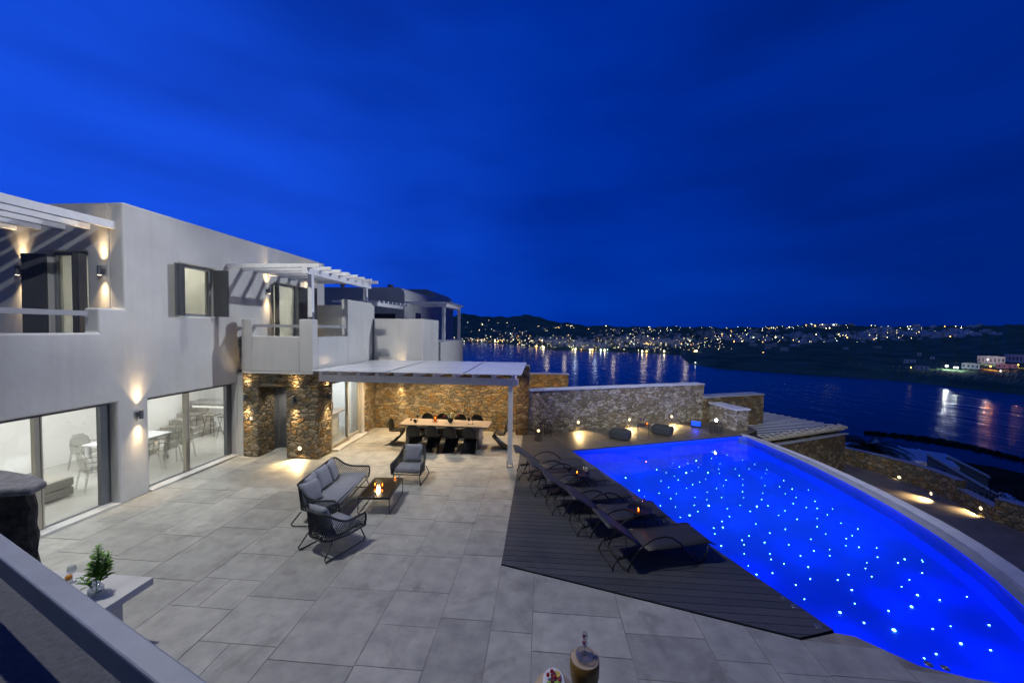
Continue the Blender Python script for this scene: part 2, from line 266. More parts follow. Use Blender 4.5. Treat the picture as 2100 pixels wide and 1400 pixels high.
# ================================================================ mesh helpers
class MB:
    def __init__(s): s.bm = bmesh.new()
    def box(s, a, b, bev=0.0):
        x0, y0, z0 = (min(a[i], b[i]) for i in range(3)); x1, y1, z1 = (max(a[i], b[i]) for i in range(3))
        vs = [s.bm.verts.new(p) for p in ((x0,y0,z0),(x1,y0,z0),(x1,y1,z0),(x0,y1,z0),(x0,y0,z1),(x1,y0,z1),(x1,y1,z1),(x0,y1,z1))]
        fs = [s.bm.faces.new([vs[i] for i in f]) for f in ((0,3,2,1),(4,5,6,7),(0,1,5,4),(1,2,6,5),(2,3,7,6),(3,0,4,7))]
        if bev:
            es = list({e for f in fs for e in f.edges})
            bmesh.ops.bevel(s.bm, geom=es, offset=bev, segments=2, affect='EDGES', profile=0.6)
        return s
    def bar(s, p, q, w, h, up=(0, 0, 1)):                     # rectangular bar between two points
        p = Vector(p); q = Vector(q); d = (q - p).normalized(); u = Vector(up); r = d.cross(u).normalized(); u = r.cross(d)
        vs = []
        for c in (p, q):
            for a, b in ((-1,-1),(1,-1),(1,1),(-1,1)): vs.append(s.bm.verts.new(c + r * (a * w / 2) + u * (b * h / 2)))
        for f in ((3,2,1,0),(4,5,6,7),(0,1,5,4),(1,2,6,5),(2,3,7,6),(3,0,4,7)): s.bm.faces.new([vs[i] for i in f])
        return s
    def tube(s, pts, r, n=8, closed=False, flat=1.0):
        pts = [Vector(p) for p in pts]; rings = []; m = len(pts); up = Vector((0, 0, 1)); prev = None
        for i, p in enumerate(pts):
            a = pts[(i - 1) % m] if (closed or i > 0) else p; b = pts[(i + 1) % m] if (closed or i < m - 1) else p
            d = (b - a).normalized()
            if prev is None:
                u = up if abs(d.z) < 0.9 else Vector((0, 1, 0)); sd = d.cross(u).normalized()
            else:
                sd = (prev - d * prev.dot(d)).normalized()
            prev = sd; u = sd.cross(d)
            rr = r[i] if isinstance(r, (list, tuple)) else r
            rings.append([s.bm.verts.new(p + sd * (rr * math.cos(t)) + u * (rr * flat * math.sin(t))) for t in [2 * math.pi * k / n for k in range(n)]])
        for i in range(m if closed else m - 1):
            A, B = rings[i], rings[(i + 1) % m]
            for k in range(n): s.bm.faces.new((A[k], B[k], B[(k + 1) % n], A[(k + 1) % n]))
        if not closed:
            s.bm.faces.new(rings[0]); s.bm.faces.new(rings[-1][::-1])
        return s
    def lathe(s, prof, c=(0, 0, 0), n=20, sx=1.0, sy=1.0):
        rings = []
        for r, z in prof:
            if r < 1e-5: rings.append([s.bm.verts.new((c[0], c[1], c[2] + z))])
            else: rings.append([s.bm.verts.new((c[0] + sx * r * math.cos(2*math.pi*k/n), c[1] + sy * r * math.sin(2*math.pi*k/n), c[2] + z)) for k in range(n)])
        for A, B in zip(rings, rings[1:]):
            for k in range(n):
                k2 = (k + 1) % n
                if len(A) == 1 and len(B) == 1: continue
                if len(A) == 1: s.bm.faces.new((A[0], B[k2], B[k]))
                elif len(B) == 1: s.bm.faces.new((A[k], A[k2], B[0]))
                else: s.bm.faces.new((A[k], A[k2], B[k2], B[k]))
        return s
    def prism(s, poly, z0, z1):
        a = [s.bm.verts.new((p[0], p[1], z0)) for p in poly]; b = [s.bm.verts.new((p[0], p[1], z1)) for p in poly]; n = len(poly)
        s.bm.faces.new(a[::-1]); s.bm.faces.new(b)
        for i in range(n): s.bm.faces.new((a[i], a[(i+1) % n], b[(i+1) % n], b[i]))
        return s
    def ball(s, c, r, n=10, sz=1.0):
        prof = [(r * math.sin(math.pi * k / n), -r * sz * math.cos(math.pi * k / n)) for k in range(n + 1)]
        prof[0] = (0, prof[0][1]); prof[-1] = (0, prof[-1][1])
        return s.lathe(prof, c, max(8, n))
    def quad(s, *p):
        s.bm.faces.new([s.bm.verts.new(q) for q in p]); return s
    def grid(s, rows):
        vs = [[s.bm.verts.new(p) for p in r] for r in rows]
        for A, B in zip(vs, vs[1:]):
            for k in range(len(A) - 1): s.bm.faces.new((A[k], A[k+1], B[k+1], B[k]))
        return s
    def wall(s, axis, c, thick, u0, u1, z0, z1, holes):
        # upright wall in the plane axis=c (outer face), thickness going to negative side, with rectangular holes
        us = sorted({u0, u1, *[h[0] for h in holes], *[h[1] for h in holes]}); us = [u for u in us if u0 <= u <= u1]
        zs = sorted({z0, z1, *[h[2] for h in holes], *[h[3] for h in holes]}); zs = [z for z in zs if z0 <= z <= z1]
        def solid(i, j):
            if i < 0 or j < 0 or i >= len(us) - 1 or j >= len(zs) - 1: return False
            u = (us[i] + us[i+1]) / 2; z = (zs[j] + zs[j+1]) / 2
            return not any(h[0] < u < h[1] and h[2] < z < h[3] for h in holes)
        def pt(u, z, k):
            w = c - thick * k
            return (w, u, z) if axis == 'x' else (u, w, z)
        cache = {}
        def V(u, z, k):
            key = (u, z, k)
            if key not in cache: cache[key] = s.bm.verts.new(pt(u, z, k))
            return cache[key]
        for i in range(len(us) - 1):
            for j in range(len(zs) - 1):
                if not solid(i, j): continue
                a, b, e, f = us[i], us[i+1], zs[j], zs[j+1]
                s.bm.faces.new((V(a,e,0), V(b,e,0), V(b,f,0), V(a,f,0))); s.bm.faces.new((V(a,f,1), V(b,f,1), V(b,e,1), V(a,e,1)))
                for (di, dj, p, q) in ((-1,0,(a,e),(a,f)), (1,0,(b,f),(b,e)), (0,-1,(b,e),(a,e)), (0,1,(a,f),(b,f))):
                    if not solid(i+di, j+dj): s.bm.faces.new((V(*p,0), V(*q,0), V(*q,1), V(*p,1)))
        return s
    def build(s, name, mat, parent=None, off=(0, 0, 0), smooth=False, bevel=0.0, tones=None):
        bmesh.ops.recalc_face_normals(s.bm, faces=s.bm.faces[:])
        if any(off): bmesh.ops.translate(s.bm, verts=s.bm.verts[:], vec=-Vector(off))
        me = bpy.data.meshes.new(name); s.bm.to_mesh(me); s.bm.free()
        if mat: me.materials.append(mat)
        if smooth:
            for p in me.polygons: p.use_smooth = True
        if tones:
            at = me.attributes.new('tone', 'FLOAT', 'FACE')
            for i, v in enumerate(tones): at.data[i].value = v
        o = bpy.data.objects.new(name, me); S.collection.objects.link(o)
        if parent: o.parent = parent
        elif any(off): o.location = off
        if bevel:
            b = o.modifiers.new('bevel', 'BEVEL'); b.width = bevel; b.segments = 2; b.limit_method = 'ANGLE'; b.angle_limit = R(40)
        return o
def tag(o, label=None, cat=None, group=None, kind=None):
    if label: o['label'] = label
    if cat: o['category'] = cat
    if group: o['group'] = group
    if kind: o['kind'] = kind
    return o
def thing(name, label, cat, loc=(0, 0, 0), rz=0.0, group=None):
    o = bpy.data.objects.new(name, None); S.collection.objects.link(o); o.location = loc; o.rotation_euler = (0, 0, rz); o.empty_display_size = 0.2
    return tag(o, label, cat, group)
KIDS = {}
def copy_tree(o, parent=None):
    c = o.copy(); S.collection.objects.link(c)
    if parent: c.parent = parent
    for ch in list(o.children): copy_tree(ch, c)
    return c
def place(o, loc, rz, label=None, group=None):
    o.location = loc; o.rotation_euler = (0, 0, rz); return tag(o, label, None, group)
def arc(c, r0, r1, a0, a1, n, plane='xz', k=0.0):
    out = []
    for i in range(n + 1):
        a = R(a0 + (a1 - a0) * i / n); u, v = r0 * math.cos(a), r1 * math.sin(a)
        out.append((c[0] + u, k, c[1] + v) if plane == 'xz' else (c[0] + u, c[1] + v, k))
    return out
# ================================================================ the ground around: terrace, deck, pool
def clip(poly, a, b):                                     # keep what lies left of a->b
    out = []; n = len(poly)
    def sd(p): return (b[0]-a[0])*(p[1]-a[1]) - (b[1]-a[1])*(p[0]-a[0])
    for i in range(n):
        p, q = poly[i], poly[(i+1) % n]; sp_, sq = sd(p), sd(q)
        if sp_ >= 0: out.append(p)
        if (sp_ > 0 > sq) or (sp_ < 0 < sq):
            t = sp_ / (sp_ - sq); out.append((p[0]+(q[0]-p[0])*t, p[1]+(q[1]-p[1])*t))
    return out
def clipto(poly, conv):
    for i in range(len(conv)):
        poly = clip(poly, conv[i], conv[(i+1) % len(conv)])
        if len(poly) < 3: return []
    return poly
near_edge = [(-0.6, 5.99), (3.35, 4.87), (3.9, 5.04), (4.1, 5.0), (4.5, 4.62), (5.0, 4.48), (5.8, 4.40), (6.6, 4.40)]
def ny(x):
    for (a, b), (c, d) in zip(near_edge, near_edge[1:]):
        if a <= x <= c: return b + (d - b) * (x - a) / (c - a)
    return 99
g = MB()
g.prism([(-9.1, 1.0), (-0.6, 1.0), (-0.6, 14.0), (-6.5, 14.0), (-6.5, 10.4), (-9.1, 10.4)], -0.5, -0.005)
g.prism([(-0.6, 1.0), (6.6, 1.0)] + near_edge[::-1][:-1] + [(-0.6, 5.99)], -0.5, -0.0055)
tag(g.build('terrace_bed', grout_m), kind='structure')
g = MB(); tones = []
xs = [-9.1, -8.25, -7.1, -6.15, -5.15, -4.18, -3.15, -2.1, -1.29, -0.6, -0.06, 1.14, 2.14, 2.76, 3.35, 4.3, 5.4, 6.55]
rnd = random.Random(11)
for i in range(len(xs) - 1):
    a, b = xs[i] + 0.006, xs[i+1] - 0.006
    y = 1.6 + rnd.random() * 0.6; ymax = 14.0 if xs[i] < -0.7 else 6.2
    while y < ymax:
        ln_ = rnd.choice([0.62, 0.8, 0.95, 1.15, 1.45]) * rnd.uniform(0.92, 1.08)
        if ymax - (y + ln_) < 0.35: ln_ = ymax - y
        parts_ = [(a, b)]
        if b - a > 0.8 and ln_ < 0.9 and rnd.random() < 0.16: m_ = a + (b - a) * rnd.uniform(0.4, 0.6); parts_ = [(a, m_ - 0.006), (m_ + 0.006, b)]
        for (c, d) in parts_:
            z = 0.0 + rnd.uniform(-0.0015, 0.0015)
            jit = [rnd.uniform(-0.004, 0.004) for _ in range(4)]
            poly = [(c, y + 0.006 + jit[0]), (d, y + 0.006 + jit[1]), (d, y + ln_ - 0.006 + jit[2]), (c, y + ln_ - 0.006 + jit[3])]
            if xs[i] >= -0.61:
                t0, t1 = ny(max(c, -0.6)), ny(min(d, 6.6)); poly = clip(poly, (d, t1), (c, t0))
                for (p_, q_) in zip(near_edge, near_edge[1:]):
                    if c < p_[0] < d and len(poly) > 2 and p_[1] < max(t0, t1): poly = clip(poly, (d, t1), p_) if t1 < p_[1] else poly
            if len(poly) < 3: continue
            tone = min(1, max(0, rnd.gauss(0.5, 0.26)))
            n0 = len(g.bm.faces); g.prism(poly, -0.02, z); tones += [tone] * (len(g.bm.faces) - n0)
        y += ln_
tag(g.build('terrace_paving', slab_m, tones=tones), kind='structure')
deck_poly = [(-0.6, 6.01), (3.35, 4.89), (3.88, 5.06), (1.03, 12.0), (0.25, 13.86), (-0.6, 13.55)]
far_poly = [(1.04, 12.02), (7.5, 14.52), (7.95, 14.72), (8.6, 15.3), (8.6, 17.1), (7.02, 16.54), (0.26, 13.88)]
sub = MB(); sub.prism(deck_poly, -0.35, 0.004); sub.prism(far_poly, -0.35, 0.0045)
tag(sub.build('deck_substrate', groove_m), kind='structure')
g = MB(); tones = []; rnd = random.Random(5)
y = 4.8
while y < 14:
    x = -0.6 - rnd.random() * 2
    while x < 4:
        L = 3.4
        pl = clipto([(x, y + 0.003), (x + L - 0.004, y + 0.003), (x + L - 0.004, y + 0.139), (x, y + 0.139)], deck_poly)
        if len(pl) > 2:
            n0 = len(g.bm.faces); g.prism(pl, 0.006, 0.018); tones += [rnd.random()] * (len(g.bm.faces) - n0)
        x += L
    y += 0.145
tag(g.build('pool_deck', deck_m, tones=tones), kind='structure')
g = MB(); tones = []
dv = Vector((0.45, -0.89)).normalized(); nv = Vector((-dv.y, dv.x))
k = -60
while k < 90:
    o_ = nv * (k * 0.145) + Vector((3, 14)); a, b, c, d = o_ - dv * 6, o_ + dv * 6, o_ + dv * 6 + nv * 0.138, o_ - dv * 6 + nv * 0.138
    pl = [(p.x, p.y) for p in (a, b, c, d)]
    pl = clipto(pl, far_poly)
    if len(pl) > 2:
        n0 = len(g.bm.faces); g.prism(pl, 0.0065, 0.0175); tones += [rnd.random()] * (len(g.bm.faces) - n0)
    k += 1
tag(g.build('deck_walkway', deckfar_m, tones=tones), kind='structure')
# swimming pool
curve_in = [(6.6, 4.55), (6.8, 5.25), (7.04, 5.83), (7.32, 6.4), (7.55, 7.0), (7.70, 7.5), (7.81, 8.0), (7.94, 8.8), (8.02, 9.7), (8.05, 10.6), (8.04, 11.6), (7.97, 12.6), (7.85, 13.6), (7.72, 14.35), (7.5, 14.5)]
curve_mid = [(6.82, 4.4), (7.08, 5.2), (7.36, 5.95), (7.6, 6.55), (7.82, 7.15), (7.95, 7.62), (8.05, 8.12), (8.17, 8.9), (8.24, 9.8), (8.26, 10.7), (8.23, 11.7), (8.13, 12.7), (7.98, 13.6), (7.80, 14.40), (7.62, 14.66)]
curve_out = [(7.05, 4.2), (7.40, 5.1), (7.76, 6.1), (8.0, 6.75), (8.2, 7.4), (8.31, 7.9), (8.38, 8.4), (8.45, 9.1), (8.49, 9.95), (8.49, 10.8), (8.43, 11.8), (8.30, 12.8), (8.12, 13.7), (7.92, 14.42), (7.72, 14.74)]
shore = [(3.9, 5.04), (4.1, 5.0), (4.5, 4.62), (5.0, 4.48), (5.8, 4.40), (6.5, 4.40)] + curve_in + [(1.04, 12.01)]
WZ = -0.085
pool = thing('swimming_pool', 'long triangular swimming pool glowing deep blue with scattered star lights', 'swimming pool', (5, 9, 0))
off = (5, 9, 0)
g = MB(); vb = [g.bm.verts.new((x, y, -0.52)) for x, y in shore]; vt = [g.bm.verts.new((x, y, -0.012)) for x, y in shore]
g.bm.faces.new(vb)
for i in range(len(shore)): g.bm.faces.new((vt[i], vt[(i+1) % len(shore)], vb[(i+1) % len(shore)], vb[i]))
basin = g.build('basin', pool_paint, pool, off)
g = MB(); g.bm.faces.new([g.bm.verts.new((x, y, WZ)) for x, y in shore]); g.build('water', water_m, pool, off)
def strip(pa, za, pb, zb, mb):
    for (a, b), (c, d) in zip(zip(pa, pb), zip(pa[1:], pb[1:])):
        mb.quad((*a, za), (*c, za), (*d, zb), (*b, zb))
g = MB(); strip(curve_in, -0.30, curve_in, -0.045, g); strip(curve_in, -0.045, curve_mid, -0.045, g); strip(curve_mid, -0.045, curve_mid, 0.03, g); g.build('overflow_ledge', coping_m, pool, off)
g = MB(); strip(curve_mid, 0.0301, curve_out, 0.0301, g); strip(curve_out, 0.0301, curve_out, -0.25, g); g.build('rim', coping_l, pool, off)
g = MB(); c2 = [(x + 0.02, y) for x, y in curve_out]; strip([(x - 0.06, y) for x, y in curve_out], -0.25, [(x - 0.06, y) for x, y in curve_out], -4.5, g)
g.build('retaining_wall', brown_stone, pool, off)
STARS = [(2.6,11.26,1),(2.78,10.41,1),(2.83,10.04,0),(3.75,12.04,0.6),(4.6,11.87,1.2),(5.37,13.03,1),(5.29,11.96,0.8),(6.01,13.34,0.6),(6.36,14.06,0.6),(4.32,9.66,1.3),(3.63,9.1,1),(4.17,8.61,0.7),(3.78,7.85,0.6),(3.08,9.53,0.4),(3.28,10.28,0.3),(3.6,11.14,0.3),(3.67,10.7,0.3),(3.49,9.98,0.3),(4.47,12.72,0.3),(4.57,12.38,0.4),(3.97,11.82,0.3),(4.14,11.27,0.4),(4.44,10.97,0.4),(4.16,10.68,0.2),(4.72,11.18,0.3),(5.0,11.43,0.2),(4.84,12.05,0.2),(5.21,12.43,0.2),(4.97,12.72,0.2),(6.74,13.77,0.3),(6.05,12.81,0.3),(5.78,12.31,0.2),(5.64,11.95,0.2),(5.58,11.42,0.4),(5.3,10.98,0.2),(5.01,10.76,0.2),(4.64,10.5,0.1),(4.42,10.01,0.2),(4.17,10.13,0.2),(3.96,9.66,0.3),(3.91,9.32,0.3),(3.37,8.98,0.3),(3.44,9.5,0.2),(3.74,10.29,0.2),(4.88,10.19,0.2),(4.72,9.55,0.2),(4.57,9.14,0.3),(4.28,8.89,0.4),(3.95,8.56,0.4),(3.86,8.31,0.3),(4.13,11.56,0.15),(3.63,12.78,0.2),(2.16,11.19,0.6),(7.02,13.27,0.4),(7.2,12.88,0.3),(6.79,12.45,0.3),(7.33,12.43,0.3),(7.1,12.1,0.2),(6.75,11.71,0.15),(6.17,11.83,0.4),(6.14,11.57,0.2),(6.34,12.4,0.2),(5.9,11.11,0.2),(6.52,11.13,0.2),(7.31,11.56,0.4),(7.16,10.96,0.6),(6.9,11.09,0.2),(7.58,10.94,0.2),(6.76,10.61,0.15),(6.16,10.59,0.15),(5.64,10.62,0.4),(5.46,10.23,0.15),(6.9,10.4,0.2),(7.26,10.22,0.5),(6.58,10.01,0.5),(6.78,9.83,0.3),(7.01,9.79,0.4),(7.39,9.81,0.2),(5.89,10.17,0.3),(5.84,9.81,0.4),(5.54,9.75,1.1),(5.14,9.77,0.15),(5.22,9.46,0.4),(6.11,9.58,0.3),(5.8,9.32,0.15),(7.02,9.47,0.3),(6.63,9.25,0.1),(6.13,9.17,0.5),(5.01,8.84,0.3),(7.04,9.08,0.3),(6.36,8.86,0.4),(7.22,8.85,0.3),(5.55,8.67,0.4),(5.1,8.47,0.3),(6.32,8.55,0.2),(6.85,8.53,0.3),(6.63,8.4,0.4),(4.57,8.3,0.3),(4.33,8.11,0.4),(5.84,8.3,0.2),(4.76,8.07,0.5),(4.28,7.94,0.3),(5.22,8.03,0.3),(6.4,8.11,0.2),(6.63,8.08,0.4),(6.98,8.09,0.3),(5.95,7.93,0.15),(5.59,7.85,0.4),(4.11,7.61,0.3),(4.63,7.66,0.3),(5.2,7.65,0.4),(5.79,7.71,0.3),(6.71,7.75,0.4),(4.54,7.47,0.4),(4.7,7.35,0.3),(7.19,7.73,0.7),(6.95,7.6,0.4),(7.51,7.74,0.2),(7.47,7.68,0.3),(7.11,7.31,0.4),(6.34,7.54,0.1),(5.1,7.29,0.4),(6.16,7.35,0.3),(6.07,7.11,0.3),(4.31,7.04,0.4),(3.98,7.22,0.2),(5.69,7.13,0.5),(3.99,6.97,0.6),(6.68,7.08,0.3),(5.37,6.95,0.4),(4.89,6.93,0.4),(4.52,6.74,0.4),(6.36,6.87,0.3),(5.41,6.7,0.7),(6.43,6.67,0.9),(7.24,6.71,0.4),(6.69,6.58,0.5),(4.43,6.39,0.3),(5.19,6.36,0.4),(4.79,6.13,1),(5.32,5.83,1.6),(4.99,5.94,0.6),(5.93,5.91,0.5),(6.26,5.99,0.3),(6.88,6.07,0.6),(6.06,5.66,0.9),(6.36,5.58,0.6),(5.52,5.44,0.6),(5.28,5.35,0.4),(5.6,6.24,0.5),(6.06,6.37,1.1)]
def inside(x, y, pl):
    c = False; n = len(pl)
    for i in range(n):
        (a, b), (d, e) = pl[i], pl[(i+1) % n]
        if (b > y) != (e > y) and x < (d - a) * (y - b) / (e - b) + a: c = not c
    return c
st_ = sorted([s for s in STARS if inside(s[0], s[1], shore)], key=lambda s: -s[2] / max(3, math.hypot(s[0], s[1])))
for i, (x, y, s_) in enumerate(st_[:99]):
    g = MB(); r = 0.0035 + 0.0115 * s_; g.lathe([(0, 0.0), (r, 0.0), (r * 0.75, r * 0.5), (0, r * 0.65)], (x, y, -0.516), 10); g.build('star_light', star_e, pool, off)
g = MB()
for x, y, s_ in st_[99:]:
    r = 0.004 + 0.010 * s_; g.lathe([(0, 0.0), (r, 0.0), (r * 0.75, r * 0.5), (0, r * 0.65)], (x, y, -0.516), 8)
tag(g.build('star_light', star_e, pool, off), kind='stuff')
for (x, y) in [(2.0, 11.3), (2.7, 9.9), (3.3, 8.4), (3.9, 7.0), (4.5, 5.6), (5.4, 4.9), (6.3, 5.4), (3.2, 12.0), (4.0, 10.6), (4.7, 9.2), (5.3, 7.8), (5.9, 6.4), (4.8, 12.6), (5.5, 11.2), (6.2, 9.8), (6.7, 8.3), (6.9, 6.9), (6.3, 13.2), (7.0, 11.9), (7.3, 10.4), (7.35, 9.0), (7.2, 13.7)]:
    light('pool_lamp', 'POINT', (x - 5, y - 9, -0.22), 11, (0.0, 0.03, 1.0), pool, shadow_soft_size=0.12)
# three small unlit spot covers in the deck and two in the paving by the pool
for (px, py, z, lab) in [(1608, 1226, .018, 'round steel spot cover in the deck corner, the one farthest from the deck tip'), (1629, 1243, .018, 'round steel spot cover in the deck, middle of the three'), (1678, 1284, .018, 'round steel spot cover nearest the pointed tip of the deck'), (1904, 1361, 0, 'round steel cover in the paving by the pool edge, left of the pair'), (1938, 1369, 0, 'round steel cover in the paving by the pool edge, right of the pair')]:
    p = P(px, py, z); t = thing('spot_cover', lab, 'ground light', p, 0, 'round spot covers beside the pool')
    g = MB(); g.lathe([(0, 0), (0.042, 0), (0.042, 0.006), (0.036, 0.010), (0.024, 0.010), (0.022, 0.005)], (0, 0, 0), 20); g.build('ring', steel_m, t, smooth=True)
    g = MB(); g.lathe([(0, 0.005), (0.022, 0.005), (0.018, 0.011), (0, 0.012)], (0, 0, 0.0005), 16); g.build('lens', grey_frame, t, smooth=True)
# ================================================================ main house
H = thing('main_house', 'white two storey villa with glass doors, upstairs balconies and a stone entrance', 'house', (-9.1, 7.45, 0)); ho = (-9.1, 7.45, 0)
X0 = -9.1
g = MB()
g.wall('x', X0, 0.35, 3.0, 15.0, -0.02, 6.57, [(3.0, 6.97, 3.735, 6.6), (6.97, 7.45, 4.25, 6.6), (4.3, 7.27, -0.03, 2.24), (7.9, 10.43, -0.03, 2.2), (8.69, 9.74, 4.15, 5.48), (12.03, 13.3, 2.95, 5.42)])
g.wall('y', 7.75, 0.30, -16.0, X0 - 0.351, 2.9, 6.57, [(-10.97, -9.98, 3.0, 5.52)])
g.box((-16, 7.751, 6.36), (X0 - 0.352, 15.0, 6.5)); g.box((-16, 14.7, 0), (X0 - 0.352, 15.0, 6.359))
g.box((-16.3, 7.45, 2.9), (-16, 15, 6.57))
ow_ = g.build('wall', plaster, H, ho, bevel=0.045)
g = MB(); g.box((-16, 3.0, 2.62), (X0 - 0.352, 14.69, 2.94)); g.build('floor_slab', plaster, H, ho)
g = MB(); g.wall('x', -13.3, 0.2, 3.0, 14.69, 0.0, 2.61, []); g.box((-13.29, 13.95, 0), (X0 - 0.352, 14.2, 2.61)); g.box((-13.29, 4.0, 0.0), (X0 - 0.352, 4.2, 2.61)); g.build('room_wall', inplaster, H, ho)
g = MB(); g.box((-13.29, 4.21, -0.1), (X0 - 0.02, 13.94, -0.002)); g.build('room_floor', resin, H, ho)
g = MB(); g.box((-13.0, 10.7, 2.961), (X0 - 0.352, 10.85, 6.3)); g.box((-13.0, 8.0, 2.961), (-12.8, 14.5, 6.3)); g.build('bedroom_wall', inplaster, H, ho)
# stone entrance
g = MB()
g.box((-8.87, 10.35, 0), (-8.37, 11.05, 2.11)); g.box((-7.50, 10.35, 0), (-6.5, 11.07, 2.11)); g.box((-8.87, 10.352, 2.11), (-6.5, 11.07, 2.52))
g.build('stone_facing', warm_stone, H, ho, bevel=0.04)
g = MB(); g.box((-6.85, 13.22, 0), (-6.44, 13.999, 2.60)); g.build('stone_jamb', warm_stone, H, ho, bevel=0.03)
g = MB(); g.box((-9.1, 10.45, 0), (-8.872, 11.2, 2.52)); g.box((-8.80, 11.06, 0), (-8.52, 11.35, 2.2)); g.box((-8.79, 11.36, 0.0), (-6.86, 11.5, 2.6)); g.box((-7.5, 11.075, 2.0), (-7.45, 11.35, 2.2)); g.build('entrance_reveal', plaster, H, ho)
g = MB(); g.box((-8.50, 11.30, 0.02), (-7.46, 11.355, 2.18)); dr = g.build('door', grey_door, H, ho)
g = MB(); g.box((-8.52, 11.22, 0.0), (-8.40, 11.298, 2.2)); g.box((-8.398, 11.22, 2.10), (-7.46, 11.298, 2.2)); g.box((-8.30, 11.285, 0.12), (-7.50, 11.299, 0.16)); g.box((-8.30, 11.285, 1.98), (-7.50, 11.299, 2.02)); g.box((-8.34, 11.285, 0.12), (-8.302, 11.299, 2.02)); g.build('door_frame', grey_door, dr, ho)
g = MB(); g.tube([(-8.18, 11.29, 1.05), (-8.18, 11.23, 1.05)], 0.012, 8); g.ball((-8.18, 11.21, 1.05), 0.035, 8)
g.build('handle', steel_m, dr, ho, smooth=True)
g = MB(); g.box((-8.62, 10.335, 1.12), (-8.54, 10.349, 1.22)); g.build('light_switch', china_m, H, ho)
# balcony over the entrance
bal = [(-9.099, 10.85), (-9.03, 10.58), (-8.88, 10.36), (-8.68, 10.235), (-8.42, 10.20), (-6.56, 10.20)]
g = MB(); g.prism(bal + [(-6.56, 13.99), (-9.099, 13.99)], 2.53, 2.60); g.build('balcony_slab', plaster, H, ho, bevel=0.015)
inner = [(-9.099, 11.0), (-8.93, 10.72), (-8.80, 10.54), (-8.62, 10.42), (-8.42, 10.40), (-6.56, 10.40)]
g = MB()
for i in range(4):
    g.prism([bal[i], bal[i+1], inner[i+1], inner[i]], 2.601, 3.63 if i < 2 else 4.12)
g.box((-8.42, 10.20, 2.601), (-6.97, 10.40, 3.63)); g.box((-6.969, 10.20, 2.601), (-6.56, 10.45, 4.13)); g.box((-6.76, 10.451, 2.601), (-6.56, 12.16, 3.62)); g.box((-6.78, 12.161, 2.601), (-6.56, 14.0, 4.86))
g.box((-9.099, 13.99, 2.601), (-6.561, 14.2, 4.78)); 
bmesh.ops.remove_doubles(g.bm, verts=g.bm.verts[:], dist=0.0005)
g.build('balcony_parapet', plaster, H, ho, bevel=0.02)
g = MB(); g.box((-9.0, 10.46, 2.601), (-6.77, 13.98, 2.95)); g.build('balcony_floor', plaster, H, ho)
g = MB(); g.bar((-8.66, 10.30, 3.93), (-6.97, 10.30, 3.93), 0.09, 0.08); g.bar((-8.66, 10.26, 3.93), (-9.09, 11.0, 3.93), 0.09, 0.08); g.bar((-6.64, 10.45, 3.93), (-6.64, 12.3, 3.93), 0.09, 0.08); g.build('handrail', rail_m, H, ho)
g = MB(); g.bar((X0 - 0.12, 2.5, 4.13), (X0 - 0.12, 6.85, 4.13), 0.08, 0.10); g.build('handrail', rail_m, H, ho)
# windows and doors
def glazing(x, y0, y1, z0, z1, mull, fr=beige_frame, jamb_deep=0.2):
    xf = x - jamb_deep
    g = MB(); w = 0.05
    g.box((xf - 0.09, y0 + .001, z0), (xf, y0 + w, z1)); g.box((xf - 0.09, y1 - w - 0.12, z0), (xf + 0.01, y1 - .001, z1))
    g.box((xf - 0.085, y0 + w, z1 - 0.07), (xf - .002, y1 - w - .12, z1 - .001)); g.box((xf - 0.085, y0 + w, z0), (xf - .002, y1 - w - .12, z0 + 0.06))
    f = g.build('glass_door', grey_frame, H, ho)
    g = MB()
    for m in mull: g.box((xf - 0.088, m - 0.05, z0 + .061), (xf + 0.004, m + 0.05, z1 - .071)); g.box((xf + 0.005, m + 0.02, z0 + .061), (xf + 0.02, m + 0.045, z1 - .071))
    g.build('mullion', fr, f, ho)
    g = MB(); g.box((xf - 0.05, y0 + w, z0 + .06), (xf - 0.04, y1 - w - .12, z1 - .07))
    g.build('pane', pane_m, f, ho)
    return f
glazing(X0, 4.3, 7.27, 0.0, 2.24, [6.13]); glazing(X0, 7.9, 10.43, 0.0, 2.2, [9.04])
g = MB(); g.box((X0 - 0.34, 4.3, -0.0), (X0 + 0.05, 7.265, 0.045)); g.box((X0 - 0.34, 7.905, 0), (X0 + 0.05, 10.425, 0.045)); g.build('threshold', marble_m, H, ho)
# upstairs window with shutters
def sash(axis, c, a, b, z0, z1, mid=None, shut=None, name='window', deep=0.14):
    g = MB()
    def bx(u0, u1, w0, w1, e, f): g.box((w0, u0, e), (w1, u1, f)) if axis == 'x' else g.box((u0, w0, e), (u1, w1, f))
    s_ = -1 if axis == 'x' else 1
    c1 = c + s_ * deep; c2 = c + s_ * (deep + 0.06)
    bx(a + .001, a + 0.07, c1, c2, z0 + .001, z1 - .001); bx(b - 0.07, b - .001, c1, c2, z0 + .001, z1 - .001); bx(a + 0.07, b - 0.07, c1, c2, z1 - 0.07, z1 - .001); bx(a + 0.07, b - 0.07, c1, c2, z0 + .001, z0 + 0.07)
    if mid: bx(mid - 0.04, mid + 0.04, c1, c2, z0 + .07, z1 - .07)
    w = g.build(name, grey_door, H, ho)
    g = MB(); c3 = c + s_ * (deep + 0.03); bx(a + 0.07, b - 0.07, c3, c3 + s_ * 0.008, z0 + .07, z1 - .07)
    g.build('pane', pane_m, w, ho)
    return w
